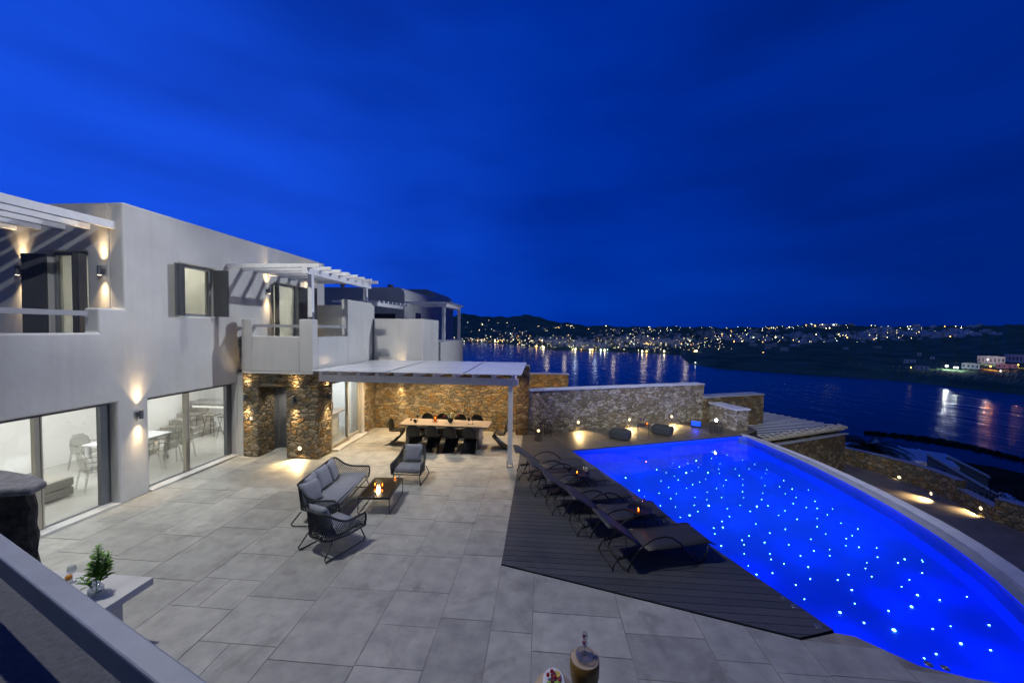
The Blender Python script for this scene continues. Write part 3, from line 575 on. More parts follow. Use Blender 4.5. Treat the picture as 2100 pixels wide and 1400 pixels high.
def shutter(parent, hinge, ang, width, z0, z1):
    g = MB(); d = Vector((math.cos(R(ang)), math.sin(R(ang)), 0)); h = Vector(hinge)
    p, q = h + d * 0.0, h + d * width
    zc = (z0 + z1) / 2
    g.bar((p.x, p.y, zc), (q.x, q.y, zc), 0.035, z1 - z0)
    n = Vector((-d.y, d.x, 0))
    for k in (0.28, 0.72):
        for s_ in (-1, 1):
            c = p + d * (width * k) + n * (s_ * 0.019)
            g.bar((c.x - d.x * width * .17, c.y - d.y * width * .17, zc), (c.x + d.x * width * .17, c.y + d.y * width * .17, zc), 0.006, (z1 - z0) * 0.86)
    return g.build('shutter', shutter_m, parent, ho)
w1 = sash('x', X0, 8.69, 9.74, 4.15, 5.48)
shutter(w1, (X0 + 0.02, 8.71, 0), -62, 0.30, 4.16, 5.44); shutter(w1, (X0 + 0.02, 8.80, 0), -62, 0.26, 4.16, 5.44)
shutter(w1, (X0 + 0.02, 9.66, 0), 6, 0.40, 4.16, 5.44)
w2 = sash('x', X0, 12.03, 13.3, 2.96, 5.42, name='balcony_door')
shutter(w2, (X0 + 0.02, 12.05, 0), -35, 0.32, 3.0, 5.40); shutter(w2, (X0 + 0.02, 13.28, 0), 40, 0.62, 3.0, 5.40)
w3 = sash('y', 7.45, -10.97, -9.98, 3.0, 5.52, mid=-10.45, name='balcony_door', deep=0.12)
shutter(w3, (-10.96, 7.44, 0), 200, 0.42, 3.02, 5.45); shutter(w3, (-9.99, 7.44, 0), -100, 0.14, 3.02, 5.45); shutter(w3, (-10.12, 7.42, 0), -100, 0.12, 3.02, 5.45)
# side glass door of the dining room, in the plane x = -6.5
g = MB(); g.box((-6.92, 11.075, 2.22), (-6.52, 13.2, 2.52)); g.box((-6.9, 13.0, 0.0), (-6.5, 13.215, 2.215)); g.build('door_reveal', plaster, H, ho)
g = MB()
for y_ in (11.09, 12.15, 12.93): g.box((-6.66, y_ - 0.01, 0.1), (-6.58, y_ + 0.06, 2.2))
g.box((-6.655, 11.15, 0.1), (-6.585, 12.92, 0.17)); g.box((-6.655, 11.15, 2.13), (-6.585, 12.92, 2.19))
g.box((-6.57, 11.09, 0.08), (-6.53, 11.15, 2.2)); g.box((-6.57, 12.08, 0.08), (-6.53, 12.14, 2.2)); g.box((-6.57, 11.151, 0.08), (-6.53, 12.079, 0.16)); g.box((-6.57, 11.151, 2.12), (-6.53, 12.079, 2.2))
sd_ = g.build('glass_door', beige_frame, H, ho)
g = MB(); g.box((-6.625, 11.15, 0.17), (-6.618, 12.92, 2.13))
g.build('pane', pane_m, sd_, ho)
g = MB(); g.box((-6.86, 11.08, 0.0), (-6.3, 13.21, 0.06)); g.build('threshold', marble_m, H, ho)
g = MB(); g.box((-8.9, 11.51, 0), (-8.7, 13.9, 2.6)); g.box((-8.69, 13.9, 0), (-6.86, 14.0, 2.6)); g.build('dining_room_wall', inplaster, H, ho)
g = MB(); g.box((-8.69, 11.51, -0.05), (-6.87, 13.89, 0.01)); g.build('dining_room_floor', resin, H, ho)
light('dining_room_lamp', 'AREA', (-7.7, 12.6, 2.42), 60, (0.92, 0.96, 1.0), aim=(0, 0, -1), size=1.2)
# interior lighting
for (x, y) in ((-11.3, 5.6), (-11.3, 8.6), (-11.5, 11.9)): light('ceiling_lamp', 'AREA', (x, y, 2.5), 78, (1.0, 0.98, 0.95), aim=(0, 0, -1), size=1.6)
light('bedroom_lamp', 'AREA', (-10.9, 9.6, 6.1), 34, (1.0, 0.94, 0.74), aim=(0, 0, -1), size=0.8)
light('bedroom_lamp', 'AREA', (-10.6, 12.7, 6.1), 90, (1.0, 0.95, 0.80), aim=(0, 0, -1), size=0.8)
light('entrance_fill', 'SPOT', (-7.95, 10.85, 2.08), 34, (1.0, 0.90, 0.78), aim=(0, 0.12, -1), spot_size=R(120), spot_blend=0.8, shadow_soft_size=0.04)  # added fill without a fixture, brightens the door recess
# kitchen and stair, seen through the glass
k_ = thing('kitchen_counter', 'white breakfast bar with a grey granite top behind the bar stools', 'kitchen counter', (-12.0, 13.0, 0))
g = MB(); g.box((-1.0, -0.15, 0), (1.15, 0.25, 0.98)); g.build('cabinet', inplaster, k_)
g = MB(); g.box((-1.1, -0.42, 0.98), (1.2, 0.3, 1.08)); g.build('worktop', granite_m, k_)
g = MB(); g.box((-1.0, -0.165, 0.86), (1.15, -0.152, 0.93)); g.build('light_strip', strip_e, k_)
o_ = thing('oven', 'black built-in oven in the white kitchen wall', 'oven', (-12.1, 13.85, 1.15)); g = MB(); g.box((-0.35, 0, 0), (0.35, 0.09, 0.62), 0.01); g.build('body', black_m, o_); g = MB(); g.tube([(-0.28, -0.05, 0.5), (0.28, -0.05, 0.5)], 0.012); g.build('handle', steel_m, o_)
st2 = thing('staircase', 'grey marble steps rising at the back of the dining room', 'staircase', (-12.9, 11.6, 0))
for i in range(6):
    g = MB(); g.box((-0.38, 0.0 + 0.3 * i, 0.17 * i), (0.95 - 0.1 * i, 2.0, 0.17 * (i + 1) - 0.001), 0.012); g.build('step', stair_m, st2)
# indoor dining table
it = thing('indoor_dining_table', 'white glossy dining table with curved legs seen through the glass doors', 'dining table', (-11.4, 9.4, 0))
g = MB(); g.box((-0.52, -0.72, 0.72), (0.52, 0.72, 0.76), 0.008); g.build('tabletop', china_m, it)
for sx in (-1, 1):
    for sy in (-1, 1):
        g = MB(); g.tube([(sx * .44, sy * .62, .72), (sx * .47, sy * .64, .5), (sx * .40, sy * .58, .25), (sx * .44, sy * .62, .0)], [.06, .045, .03, .045], 8); g.build('leg', china_m, it, smooth=True)
def ghost():
    t = thing('acrylic_armchair', '', 'chair', (0, 0, 0), 0, 'clear grey acrylic armchairs indoors')
    g = MB(); g.box((-.24, -.22, .43), (.24, .24, .455), 0.01); g.build('seat', ghost_m, t)
    g = MB(); rows = []
    for j in range(7):
        z = .46 + j * .075; w = .21 * math.sqrt(max(0.02, 1 - (max(0, j - 2) / 4.6) ** 2)) + .02
        rows.append([(w * (k / 4 - 1), -.22 - .03 * j * .5 + .02 * abs(k / 4 - 1), z) for k in range(9)])
    g.grid(rows); b = g.build('backrest', ghost_m, t, smooth=True); m = b.modifiers.new('solid', 'SOLIDIFY'); m.thickness = .015
    for sx in (-1, 1):
        g = MB(); g.tube([(sx * .20, -.24, .68), (sx * .28, -.1, .68), (sx * .28, .15, .66), (sx * .25, .2, .45)], .018, 6); g.build('armrest', ghost_m, t, smooth=True)
        for sy in (-1, 1): g = MB(); g.tube([(sx * .22, sy * .2, .43), (sx * .25, sy * .26, 0)], [.024, .016], 6); g.build('leg', ghost_m, t, smooth=True)
    return t
gh = ghost()
ghs = [(-10.62, 8.0, -20, 'smoky clear acrylic armchair standing apart, nearest the ottoman'), (-10.55, 9.0, 90, 'clear acrylic armchair tucked under the white table, near side, left one'), (-10.52, 9.55, 90, 'clear acrylic armchair on the near side of the white table, middle one'), (-10.6, 10.05, 80, 'clear acrylic armchair at the far end of the near side, by the door mullion'), (-12.3, 9.1, -90, 'clear acrylic armchair against the wall behind the white table, left'), (-12.3, 9.8, -90, 'clear acrylic armchair behind the white table, in front of the stairs'), (-11.5, 10.55, 180, 'clear acrylic armchair at the head of the white table')]
for i, (x, y, a, lab) in enumerate(ghs): place(gh if i == 0 else copy_tree(gh), (x, y, 0), R(a), lab)
def stool():
    t = thing('bar_stool', '', 'bar stool', (0, 0, 0), 0, 'bar stools at the breakfast bar')
    g = MB(); g.box((-.2, -.2, .72), (.2, .2, .77), .02); g.build('seat', stoolpad, t)
    for sx in (-1, 1):
        for sy in (-1, 1): g = MB(); g.tube([(sx * .10, sy * .10, .72), (sx * .21, sy * .21, 0)], .009, 6); g.build('leg', frame_m, t)
    g = MB(); q = .185; g.tube([(-q, -q, .25), (q, -q, .25), (q, q, .25), (-q, q, .25)], .007, 6, closed=True); g.build('footrest', frame_m, t)
    return t
bs = stool()
for i, (x, y, lab) in enumerate([(-12.25, 12.25, 'woven bar stool on thin legs, leftmost at the breakfast bar'), (-11.65, 12.25, 'woven bar stool on thin legs, middle one at the breakfast bar'), (-11.05, 12.2, 'woven bar stool on thin legs, nearest the door frame')]): place(bs if i == 0 else copy_tree(bs), (x, y, 0), R(8 * i), lab)
ot = thing('ottoman', 'long grey beige ottoman behind the left glass door', 'ottoman', (-11.0, 6.3, 0))
g = MB(); g.box((-.55, -1.3, .03), (.35, 1.3, .20), .02); g.build('base', ottoman_m, ot); g = MB(); g.box((-.53, -1.33, .21), (.33, 1.33, .42), .05); g.build('seat_pad', ottoman_m, ot)
tc_ = MB(); tc_.box((-11.35, 5.6, .43), (-11.22, 6.1, .85), .05); tag(tc_.build('throw_cushion', yellow_c), 'mustard yellow cushion standing on the grey ottoman', 'cushion')
for (y, z, r, m, lab) in ((8.95, 1.98, .24, teal_m, 'round teal glazed plate hung on the white dining room wall'), (9.45, 2.1, .15, yellow_f, 'small amber glass disc hung right of the teal plate'), (8.45, 2.12, .17, china_m, 'small pale disc hung left of the teal plate')):
    g = MB(); g.lathe([(0, 0.0), (r, .02), (r * 1.02, .045), (r * .5, .03), (0, .028)], (0, 0, 0), 24, 1.0, 0.85)
    o = tag(g.build('wall_plate', m, smooth=True), lab, 'wall plate', 'glazed plates on the dining room wall'); o.location = (-13.29, y, z); o.rotation_euler = (0, R(90), 0)
pl_ = thing('pendant_lamp', 'faceted glass pendant lamp lit over the white dining table', 'lamp', (-11.2, 9.9, 2.0)); g = MB(); g.tube([(0, 0, .3), (0, 0, .6)], .005, 6); g.build('cord', frame_m, pl_)
g = MB(); g.lathe([(.05, .3), (.16, .2), (.12, 0), (0, 0)], (0, 0, 0), 6); g.build('shade', clear_m, pl_); g = MB(); g.ball((0, 0, .14), .05); g.build('bulb', strip_e, pl_)
for (y, lab) in ((6.9, 'white wall socket low on the indoor wall behind the ottoman'),):
    g = MB(); g.box((-13.29, y, .75), (-13.27, y + .12, .83), .004); tag(g.build('wall_socket', china_m), lab, 'socket')
sh = thing('console_shelf', 'narrow wooden shelf inside the side glass door', 'shelf', (-7.6, 12.75, 0.86)); g = MB(); g.box((-.35, -.5, 0), (.45, .5, .04), .004); g.build('board', table_m, sh); g = MB(); g.box((-.3, -.3, -.86), (.2, .3, -.002)); g.build('base', inplaster, sh)
g = MB(); g.lathe([(0, 0), (.11, 0), (.13, .1), (.12, .3), (.06, .42), (.035, .45), (.04, .47), (0, .47)], (0, 0, 0), 18); o = tag(g.build('floor_vase', teal_m, smooth=True), 'dark teal vase standing on the shelf behind the side door', 'vase'); o.location = (-7.55, 12.7, .901); o.data.materials[0] = simple('dark_teal_glass', (0.02, 0.06, 0.06), 0.25)
# main balcony pergola on the left: rafters over the upstairs door
pg = thing('roof_pergola', 'row of white timber rafters over the left upstairs door', 'pergola', (-10.5, 5.5, 6.0))
for x in (-9.33, -9.93, -10.53, -11.13, -11.73):
    g = MB(); g.box((x - .05, 2.6, 5.99), (x + .05, 7.449, 6.15), .004); o = g.build('rafter', white_wood, pg, (-10.5, 5.5, 6.0))
# balcony pergola on two posts
bp = thing('balcony_pergola', 'white slatted pergola on two posts over the entrance balcony', 'pergola', (-6.68, 10.32, 4.13)); bo = (-6.68, 10.32, 4.13)
for (y, z0, z1) in ((10.32, 4.20, 5.42), (13.7, 4.93, 5.40)):
    g = MB(); g.box((-6.74, y - .06, z0), (-6.62, y + .06, z1)); po = g.build('post', white_wood, bp, bo)
    g = MB(); g.box((-6.76, y - .035, z0 - .07), (-6.60, y + .035, z0 - .045)); g.box((-6.765, y - .035, z0 - .045), (-6.742, y + .035, z0 + .14)); g.box((-6.618, y - .035, z0 - .045), (-6.595, y + .035, z0 + .14)); g.tube([(-6.68, y, z0 - .07), (-6.68, y, z0 - .045)], .02)
    g.build('bracket', steel_m, po, bo)
g = MB(); g.box((-6.75, 10.05, 5.42), (-6.61, 14.0, 5.60)); g.build('beam', white_wood, bp, bo)
for i in range(8):
    y = 10.16 + i * 0.535; g = MB(); g.box((-9.095, y - .05, 5.602), (-6.30, y + .05, 5.71), .004); g.build('rafter', white_wood, bp, bo)
# terrace pergola
tp = thing('terrace_pergola', 'white timber pergola with a flat pale roof over the outdoor dining table', 'pergola', (-0.83, 10.35, 0)); to = (-0.83, 10.35, 0)
g = MB(); g.box((-0.89, 10.29, 0.10), (-0.77, 10.41, 2.33)); po = g.build('post', white_wood, tp, to)
g = MB(); g.box((-0.895, 10.32, 0.0), (-0.765, 10.38, 0.02)); g.box((-0.915, 10.32, 0.0), (-0.892, 10.38, 0.2)); g.box((-0.768, 10.32, 0.0), (-0.745, 10.38, 0.2))
g.build('bracket', steel_m, po, to)
g = MB(); g.box((-6.44, 10.30, 2.331), (-0.62, 10.42, 2.52)); g.build('beam', white_wood, tp, to)
for i in range(11):
    x = -6.30 + i * 0.555; g = MB(); g.box((x - .05, 10.16, 2.521), (x + .05, 13.98, 2.65)); g.build('rafter', white_wood, tp, to)
for i, (a, b) in enumerate(((-6.5, -4.32), (-4.31, -2.12), (-2.11, -0.52))):
    g = MB(); g.box((a, 10.08, 2.652 + .0), (b, 13.9, 2.672)); rp = g.build('roof_sheet', roof_m, tp, to)
g = MB()
for x in (-4.315, -2.115): g.box((x - .02, 10.09, 2.6725), (x + .02, 13.85, 2.682))
g.build('joint_strip', grey_frame, tp, to)
# ================================================================ walls round the terrace
dw = thing('dining_wall', 'golden rubble stone wall behind the outdoor dining table', 'wall', (-3.4, 14.2, 0))
g = MB(); g.box((-6.95, 14.0, 0), (-0.9, 14.4, 2.56)); g.build('masonry', warm_stone, dw, (-3.4, 14.2, 0))
g = MB(); g.box((-0.895, 13.6, 0), (-0.40, 14.4, 2.50)); g.build('end_pier', brown_stone, dw, (-3.4, 14.2, 0), bevel=.03)
g = MB(); g.box((-0.75, 13.62, 2.501), (-0.42, 14.3, 2.56), .01); g.build('cap_stone', grey_stone, dw, (-3.4, 14.2, 0))
def slanted(a, b, z0, z1, th, mat, nm, th_cap=0.05, cap=coping_l):
    a = Vector(a); b = Vector(b); d = (b - a).normalized(); n = Vector((-d.y, d.x)) * th
    g = MB(); g.prism([tuple(a), tuple(b), tuple(b + n), tuple(a + n)], z0, z1)
    c = MB(); e = n.normalized() * 0.03; c.prism([tuple(a - e), tuple(b - e + d * .02), tuple(b + n + e + d * .02), tuple(a + n + e)], z1 + .001, z1 + th_cap)
    return g, c
bw = thing('boundary_wall', 'long grey rubble wall with a pale coping and three lit wall lights', 'wall', (3.3, 15.1, 0))
g, c = slanted((-0.39, 13.66), (7.06, 16.56), -0.02, 1.62, 0.42, grey_stone, ''); g.build('masonry', grey_stone, bw, (3.3, 15.1, 0)); c.build('coping', coping_l, bw, (3.3, 15.1, 0), bevel=.008)
tw = thing('tower_wall', 'taller brown stone wall end stepping down behind the far pool corner', 'wall', (8.6, 17.2, 0))
g, c = slanted((7.065, 16.45), (10.2, 17.70), -6.0, 1.06, 0.55, brown_stone, ''); g.build('masonry', brown_stone, tw, (8.6, 17.2, 0)); c.build('coping', coping_m, tw, (8.6, 17.2, 0))
lw = thing('pool_corner_wall', 'low plastered stone block with a pale coping behind the big lantern', 'wall', (7.4, 15.6, 0))
g, c = slanted((7.70, 15.05), (7.25, 16.40), -0.4, 0.83, -0.55, grey_stone, '')
c.bm.free(); g.build('masonry', grey_stone, lw, (7.4, 15.6, 0))
c = MB(); c.prism([(7.66, 15.0), (8.30, 15.2), (7.82, 16.62), (7.20, 16.42)], .831, .89); c.build('coping', coping_l, lw, (7.4, 15.6, 0), bevel=.01)
ow2 = thing('lit_garden_wall', 'orange lit rubble wall standing beyond the boundary wall', 'wall', (0.4, 17.2, 0))
g = MB(); g.box((-0.9, 17.0, -2), (1.28, 17.4, 1.86)); g.build('masonry', warm_stone, ow2, (0.4, 17.2, 0))
g = MB(); g.box((-0.93, 16.97, 1.861), (1.31, 17.43, 1.90)); g.build('coping', coping_m, ow2, (0.4, 17.2, 0))
light('garden_lamp', 'SPOT', (0.3, 15.6, 1.0), 60, (1.0, 0.50, 0.10), aim=(0, 1.4, 0.3), spot_size=R(120), spot_blend=0.7, shadow_soft_size=.08)
tl = thing('lower_pergola', 'round stone building below the pool roofed with thin blue white slats', 'pergola', (11.5, 17.6, -0.3)); lo_ = (11.5, 17.6, -0.3)
rimp = [(11.4, 21.3), (11.95, 20.8), (12.6, 19.9), (13.2, 19.0), (13.6, 18.3), (13.72, 17.85)]
g = MB(); wallp = [(8.75, 15.25), (13.72, 17.72)] + rimp[::-1][1:] + [(9.5, 21.3)]
g.prism([(8.75, 15.2), (13.75, 17.68), (13.9, 18.3), (13.2, 19.3), (12.0, 21.1), (9.5, 21.3)], -6.5, -0.62); g.build('stone_wall', brown_stone, tl, lo_, bevel=.04)
a = Vector((8.75, 15.2)); b = Vector((13.75, 17.68)); d = (b - a).normalized()
g = MB(); g.bar((a.x, a.y - .02, -.59), (b.x + .05, b.y, -.59), .14, .05); g.build('coping', coping_m, tl, lo_)
g = MB(); g.bar((a.x, a.y + .15, -.40), (b.x, b.y + .12, -.40), .10, .10); g.build('beam', beige_frame, tl, lo_)
for i in range(15):
    p_ = a + d * (0.25 + i * 0.385)
    g = MB(); g.bar((p_.x, p_.y - .02, -.32), (p_.x - .01, p_.y + .5, -.32), .06, .08); g.build('rafter_end', beige_frame, tl, lo_)
glaze_m = simple('blue_tinted_glazing', (0.02, 0.05, 0.13), 0.25)
g = MB(); g.prism([(8.8, 15.4), (13.66, 17.85), (13.5, 18.3), (12.9, 19.2), (11.9, 20.7), (9.0, 20.7)], -.345, -.335); g.build('glazed_roof', glaze_m, tl, lo_)
for i in range(19):
    y_ = 15.65 + i * 0.28; t_x = 8.85 + (y_ - 15.25) * 2.0
    xr = 13.7 if y_ < 17.9 else 13.7 - (y_ - 17.9) * 0.66
    x0_ = 8.4; x1_ = min(t_x, xr)
    if x1_ > x0_ + .3: g = MB(); g.bar((x0_, y_ - (x1_ - x0_) * 0.0, -.255), (x1_, y_, -.315), .022, .02); g.build('slat', coping_l, tl, lo_)
# ---------------------------------------------------------------- lower drive and its wall
pts = [(9.0, 22.5), (14.2, 20.4), (15.4, 18.6), (15.95, 16.9), (15.9, 15.3), (15.55, 14.2), (15.9, 12.6), (16.6, 9.5), (17.5, 4.0)]
g = MB(); g.bm.faces.new([g.bm.verts.new((x, y, -2.5)) for x, y in [(6.5, 3.0)] + [(17.7, 3.0)] + pts[::-1] + [(6.5, 22.5)]]); tag(g.build('driveway', road_m), kind='structure')
def wall_along(name, lab, pl, z0, z1, th, mat, cat='wall'):
    t = thing(name, lab, cat, (pl[0][0], pl[0][1], z0)); of = (pl[0][0], pl[0][1], z0)
    L, Rr = [], []
    for i, p in enumerate(pl):
        a = Vector(pl[max(0, i-1)]); b = Vector(pl[min(len(pl)-1, i+1)]); d = (b - a).normalized(); n = Vector((-d.y, d.x))
        L.append(Vector(p) + n * th); Rr.append(Vector(p))
    zt = z1 if isinstance(z1, (list, tuple)) else [z1] * len(pl)
    g = MB(); c = MB()
    for i in range(len(pl) - 1):
        for (u, v) in ((Rr[i], Rr[i+1]), (L[i+1], L[i])):
            zi, zj = (zt[i], zt[i+1]) if u is Rr[i] else (zt[i+1], zt[i])
            g.quad((*u, z0), (*v, z0), (*v, zj), (*u, zi))
        c.quad((*Rr[i], zt[i]), (*Rr[i+1], zt[i+1]), (*L[i+1], zt[i+1]), (*L[i], zt[i]))
        c.quad((*Rr[i], zt[i]-.04), (*Rr[i+1], zt[i+1]-.04), (*Rr[i+1], zt[i+1]), (*Rr[i], zt[i]))
    for k_ in (0, -1): g.quad((*Rr[k_], z0), (*L[k_], z0), (*L[k_], zt[k_]), (*Rr[k_], zt[k_]))
    g.build('masonry', mat, t, of); 
    for v in c.bm.verts: v.co.z += .005
    c.build('coping', coping_m, t, of); return t
def arc_pts(pl, n=5):
    out = []
    for i in range(len(pl) - 1):
        p0 = Vector(pl[max(0, i-1)]); p1 = Vector(pl[i]); p2 = Vector(pl[i+1]); p3 = Vector(pl[min(len(pl)-1, i+2)])
        for k in range(n):
            t = k / n; out.append(tuple(0.5 * ((2*p1) + (-p0+p2)*t + (2*p0-5*p1+4*p2-p3)*t*t + (-p0+3*p1-3*p2+p3)*t*t*t)))
    out.append(tuple(pl[-1])); return out
wall_along('driveway_wall', 'low curved stone wall along the lower drive with one lit light', arc_pts([(16.2, 15.6), (16.3, 16.9), (15.7, 18.4), (14.6, 19.9), (13.0, 21.0)]), -2.9, -1.75, -.35, warm_stone)
wall_along('driveway_wall', 'sloping low stone wall below the drive bend, between the two taller walls', arc_pts([(15.75, 13.9), (15.95, 14.7), (16.2, 15.58)]), -2.9, -2.05, -.35, warm_stone)
wall_along('driveway_wall', 'stone wall at the right edge of the drive with one lit light', arc_pts([(18.5, 8.0), (16.9, 11.0), (16.2, 12.6), (15.7, 13.88)]), -2.9, -1.72, -.35, warm_stone)
# ================================================================ lamps
def wall_lamp(e=7.0, both=True):
    t = thing('wall_lamp', '', 'wall lamp', (0, 0, 0), 0)
    g = MB(); g.lathe([(0, -.10), (.038, -.10), (.038, .10), (.034, .10), (.033, .088), (0, .088)], (.10, 0, 0), 18); g.build('body', grey_frame, t, smooth=False)
    g = MB(); g.box((0, -.03, -.045), (.065, .03, .045), .004); g.build('bracket', grey_frame, t)
    for z in ((.0885, -.1005) if both else (-.1005,)):
        g = MB(); g.lathe([(0, z + .002), (.030, z + .002), (.030, z - .001), (0, z - .001)], (.10, 0, 0), 14); g.build('lamp_glass', lamp_e, t)
        light('beam', 'SPOT', (.10, 0, z * 1.12), e * .8, WARM, t, aim=(-.02, 0, 1 if z > 0 else -1), spot_size=R(70), spot_blend=.9, shadow_soft_size=.02)
        light('glow', 'SPOT', (.10, 0, z * 1.12), e * 1.3, WARM, t, aim=(-.17, 0, 1 if z > 0 else -1), spot_size=R(32), spot_blend=1.0, shadow_soft_size=.02)
    return t
wl = wall_lamp(58)
wspots = [((X0, 7.66, 1.89), 0, 'grey up and down wall lamp between the two ground floor glass doors'), ((-9.56, 7.45, 5.08), -90, 'grey up and down wall lamp right of the left upstairs door'), ((-11.55, 7.45, 5.08), -90, 'grey up and down wall lamp left of the left upstairs door, by the photo edge'),
 ((X0, 11.68, 5.10), 0, 'grey up and down wall lamp left of the balcony door'), ((X0, 13.66, 4.97), 0, 'grey up and down wall lamp right of the balcony door'), ((-8.70, 10.34, 1.80), -90, 'small wall lamp on the narrow stone pier left of the entrance door'),
 ((-7.20, 10.34, 1.78), -90, 'wall lamp on the broad stone pier right of the entrance door'), ((-6.49, 10.80, 1.80), 0, 'wall lamp on the stone pier side by the side glass door'), ((-5.40, 13.985, 1.92), -90, 'wall lamp high on the golden stone wall behind the dining table')]
for i, (p, a, lab) in enumerate(wspots): place(wl if i == 0 else copy_tree(wl), p, R(a), lab, 'cylindrical up and down wall lamps')
def step_light(p, n, lab, e=20, r=.055):
    n = Vector(n).normalized()
    t = thing('wall_spot', lab, 'wall light', p, math.atan2(n[1], n[0]), 'round recessed wall lights')
    g = MB(); g.tube([(0, 0, 0), (.035, 0, 0)], r * 1.25, 20); g.build('ring', steel_m, t)
    g = MB(); g.tube([(.0351, 0, 0), (.055, 0, 0)], [r, r * .7], 20); g.build('lens', bulb_w, t, smooth=True)
    light('beam', 'SPOT', (.10, 0, 0), e, (1.0, .66, .28), t, aim=(.62, 0, -1), spot_size=R(118), spot_blend=.7, shadow_soft_size=.03)
bulb_w = emit('warm_spot_glass', (1.0, 0.72, 0.36), 3.2)
nb = (0.363, -0.932, 0)
step_light((-7.05, 10.345, .33), (0, -1, 0), 'bright round wall light low on the broad stone entrance pier', 120)
for (p, lab, e) in (((1.47, 14.375, .36), 'lit round wall light on the boundary wall nearest the wire lantern', 26), ((3.60, 15.205, .33), 'lit round wall light on the boundary wall between the two poufs', 26), ((5.50, 15.945, .34), 'lit round wall light on the boundary wall right of the poufs', 26)): step_light(p, nb, lab, e * 4.5)
for (px, py, z, n, lab) in ((1845, 978, -2.15, (-1, -.1, 0), 'lit round light on the curved wall of the lower drive, farthest one'), (1912, 1012, -2.25, (-1, .35, 0), 'lit round light at the low dip of the drive wall, middle one'), (2014, 1042, -2.05, (-1, -.45, 0), 'lit round light on the drive wall nearest the right photo edge')):
    # stand the light on the wall face it is fixed to
    best = None
    d = ray(px, py)
    for o in [o for o in S.objects if o.name.startswith('driveway_wall')]:
        m = o.children[0].data
        for f in m.polygons:
            vs = [o.location + m.vertices[i].co for i in f.vertices]; nn = (vs[1] - vs[0]).cross(vs[2] - vs[0])
            if abs(nn.z) > .5 * nn.length or nn.length < 1e-6: continue
            nn.normalize(); den = nn.dot(d)
            if abs(den) < 1e-6: continue
            t_ = nn.dot(vs[0] - Vector((0, 0, CAMH))) / den; q = Vector((0, 0, CAMH)) + d * t_
            mn = [min(v[k] for v in vs) - .05 for k in range(3)]; mx_ = [max(v[k] for v in vs) + .05 for k in range(3)]
            if t_ > 0 and all(mn[k] <= q[k] <= mx_[k] for k in (0, 1)) and -2.6 < q.z < -1.6 and (best is None or t_ < best[0]):
                if den > 0: nn = -nn
                best = (t_, q, nn)
    if best: step_light(best[1], best[2], lab, 170, .06)
    else: step_light(P(px, py, z), n, lab, 170, .06)
light('pergola_lamp', 'SPOT', (-3.6, 12.4, 2.48), 300, (1.0, .72, .40), tp, spot_size=R(150), spot_blend=.8, shadow_soft_size=.06).location = (-3.6 - to[0], 12.9 - to[1], 2.5)
light('pergola_lamp', 'SPOT', (0, 0, 0), 330, (1.0, .70, .38), tp, spot_size=R(150), spot_blend=.8, shadow_soft_size=.06).location = (-5.6 - to[0], 12.4 - to[1], 2.5)
light('pergola_lamp', 'SPOT', (0, 0, 0), 200, (1.0, .66, .32), tp, spot_size=R(150), spot_blend=.8, shadow_soft_size=.06).location = (-1.4 - to[0], 12.9 - to[1], 2.5)
# ================================================================ dining set outside
dt = thing('outdoor_dining_table', 'long pale wooden outdoor dining table set under the pergola', 'dining table', (-3.15, 12.18, 0), R(-1.5))
g = MB(); g.box((-1.5, -.42, .70), (1.5, .42, .75), .006); g.build('tabletop', table_m, dt)
for x in (-1.2, 1.15): g = MB(); g.box((x - .05, -.36, 0), (x + .05, .36, .699), .004); g.build('leg', table_m, dt)
def s_chair():
    t = thing('cantilever_chair', '', 'chair', (0, 0, 0), 0, 'black one piece curved chairs round the outdoor table')
    prof = [(-.26, .845, .07), (-.263, .82, .14), (-.26, .76, .19), (-.25, .66, .225), (-.235, .55, .22), (-.215, .46, .21), (-.16, .425, .215), (-.05, .42, .225), (.06, .43, .225), (.16, .435, .225), (.205, .41, .22), (.205, .36, .215), (.16, .30, .21), (.09, .22, .205), (.01, .14, .21), (-.09, .06, .22), (-.20, .015, .24), (-.27, .006, .245)]
    g = MB(); rows = []
    for y, z, w in prof:
        lip = .04 if z > .40 else .055
        row = []
        for k in range(9):
            a = k / 4 - 1; e = abs(a) ** 3
            yy_ = y + (lip * e if z > .45 else (-lip * 1.5 * e if z < .36 else 0)); zz = z + (lip * e if .40 < z < .46 else 0)
            row.append((w * a, yy_, zz))
        rows.append(row)
    g.grid(rows); b = g.build('shell', black_m, t, smooth=True)
    m = b.modifiers.new('s', 'SUBSURF'); m.levels = 1; m.render_levels = 1
    m = b.modifiers.new('t', 'SOLIDIFY'); m.thickness = .018
    return t
sc = s_chair(); chs = []
for x, w in zip((-4.02, -3.42, -2.83, -2.22), ('leftmost', 'second from the left', 'third from the left', 'rightmost')): chs.append((x, 11.62, 0, 'black curved chair on the near side of the outdoor table, ' + w))
for x, w in zip((-4.06, -3.50, -2.84, -2.24), ('leftmost', 'second from the left', 'third from the left', 'rightmost')): chs.append((x, 12.85, 180, 'black curved chair on the far side of the outdoor table, ' + w))
chs += [(-4.82, 12.12, -90, 'black curved chair at the left head of the outdoor table'), (-1.32, 12.10, 90, 'black curved chair at the right head of the outdoor table by the post')]
for i, (x, y, a, lab) in enumerate(chs): place(sc if i == 0 else copy_tree(sc), (x, y, 0), R(a), lab)
def goblet(mat, h=.17, r=.036, name='wine_glass'):
    g = MB(); g.lathe([(0, 0), (r * .9, 0), (r * .85, .004), (.005, .008), (.004, h * .5), (r * .7, h * .6), (r, h * .78), (r * .8, h), (r * .76, h), (r * .93, h * .78), (r * .6, h * .62), (0, h * .56)], (0, 0, 0), 16)
    return g.build(name, mat, smooth=True)
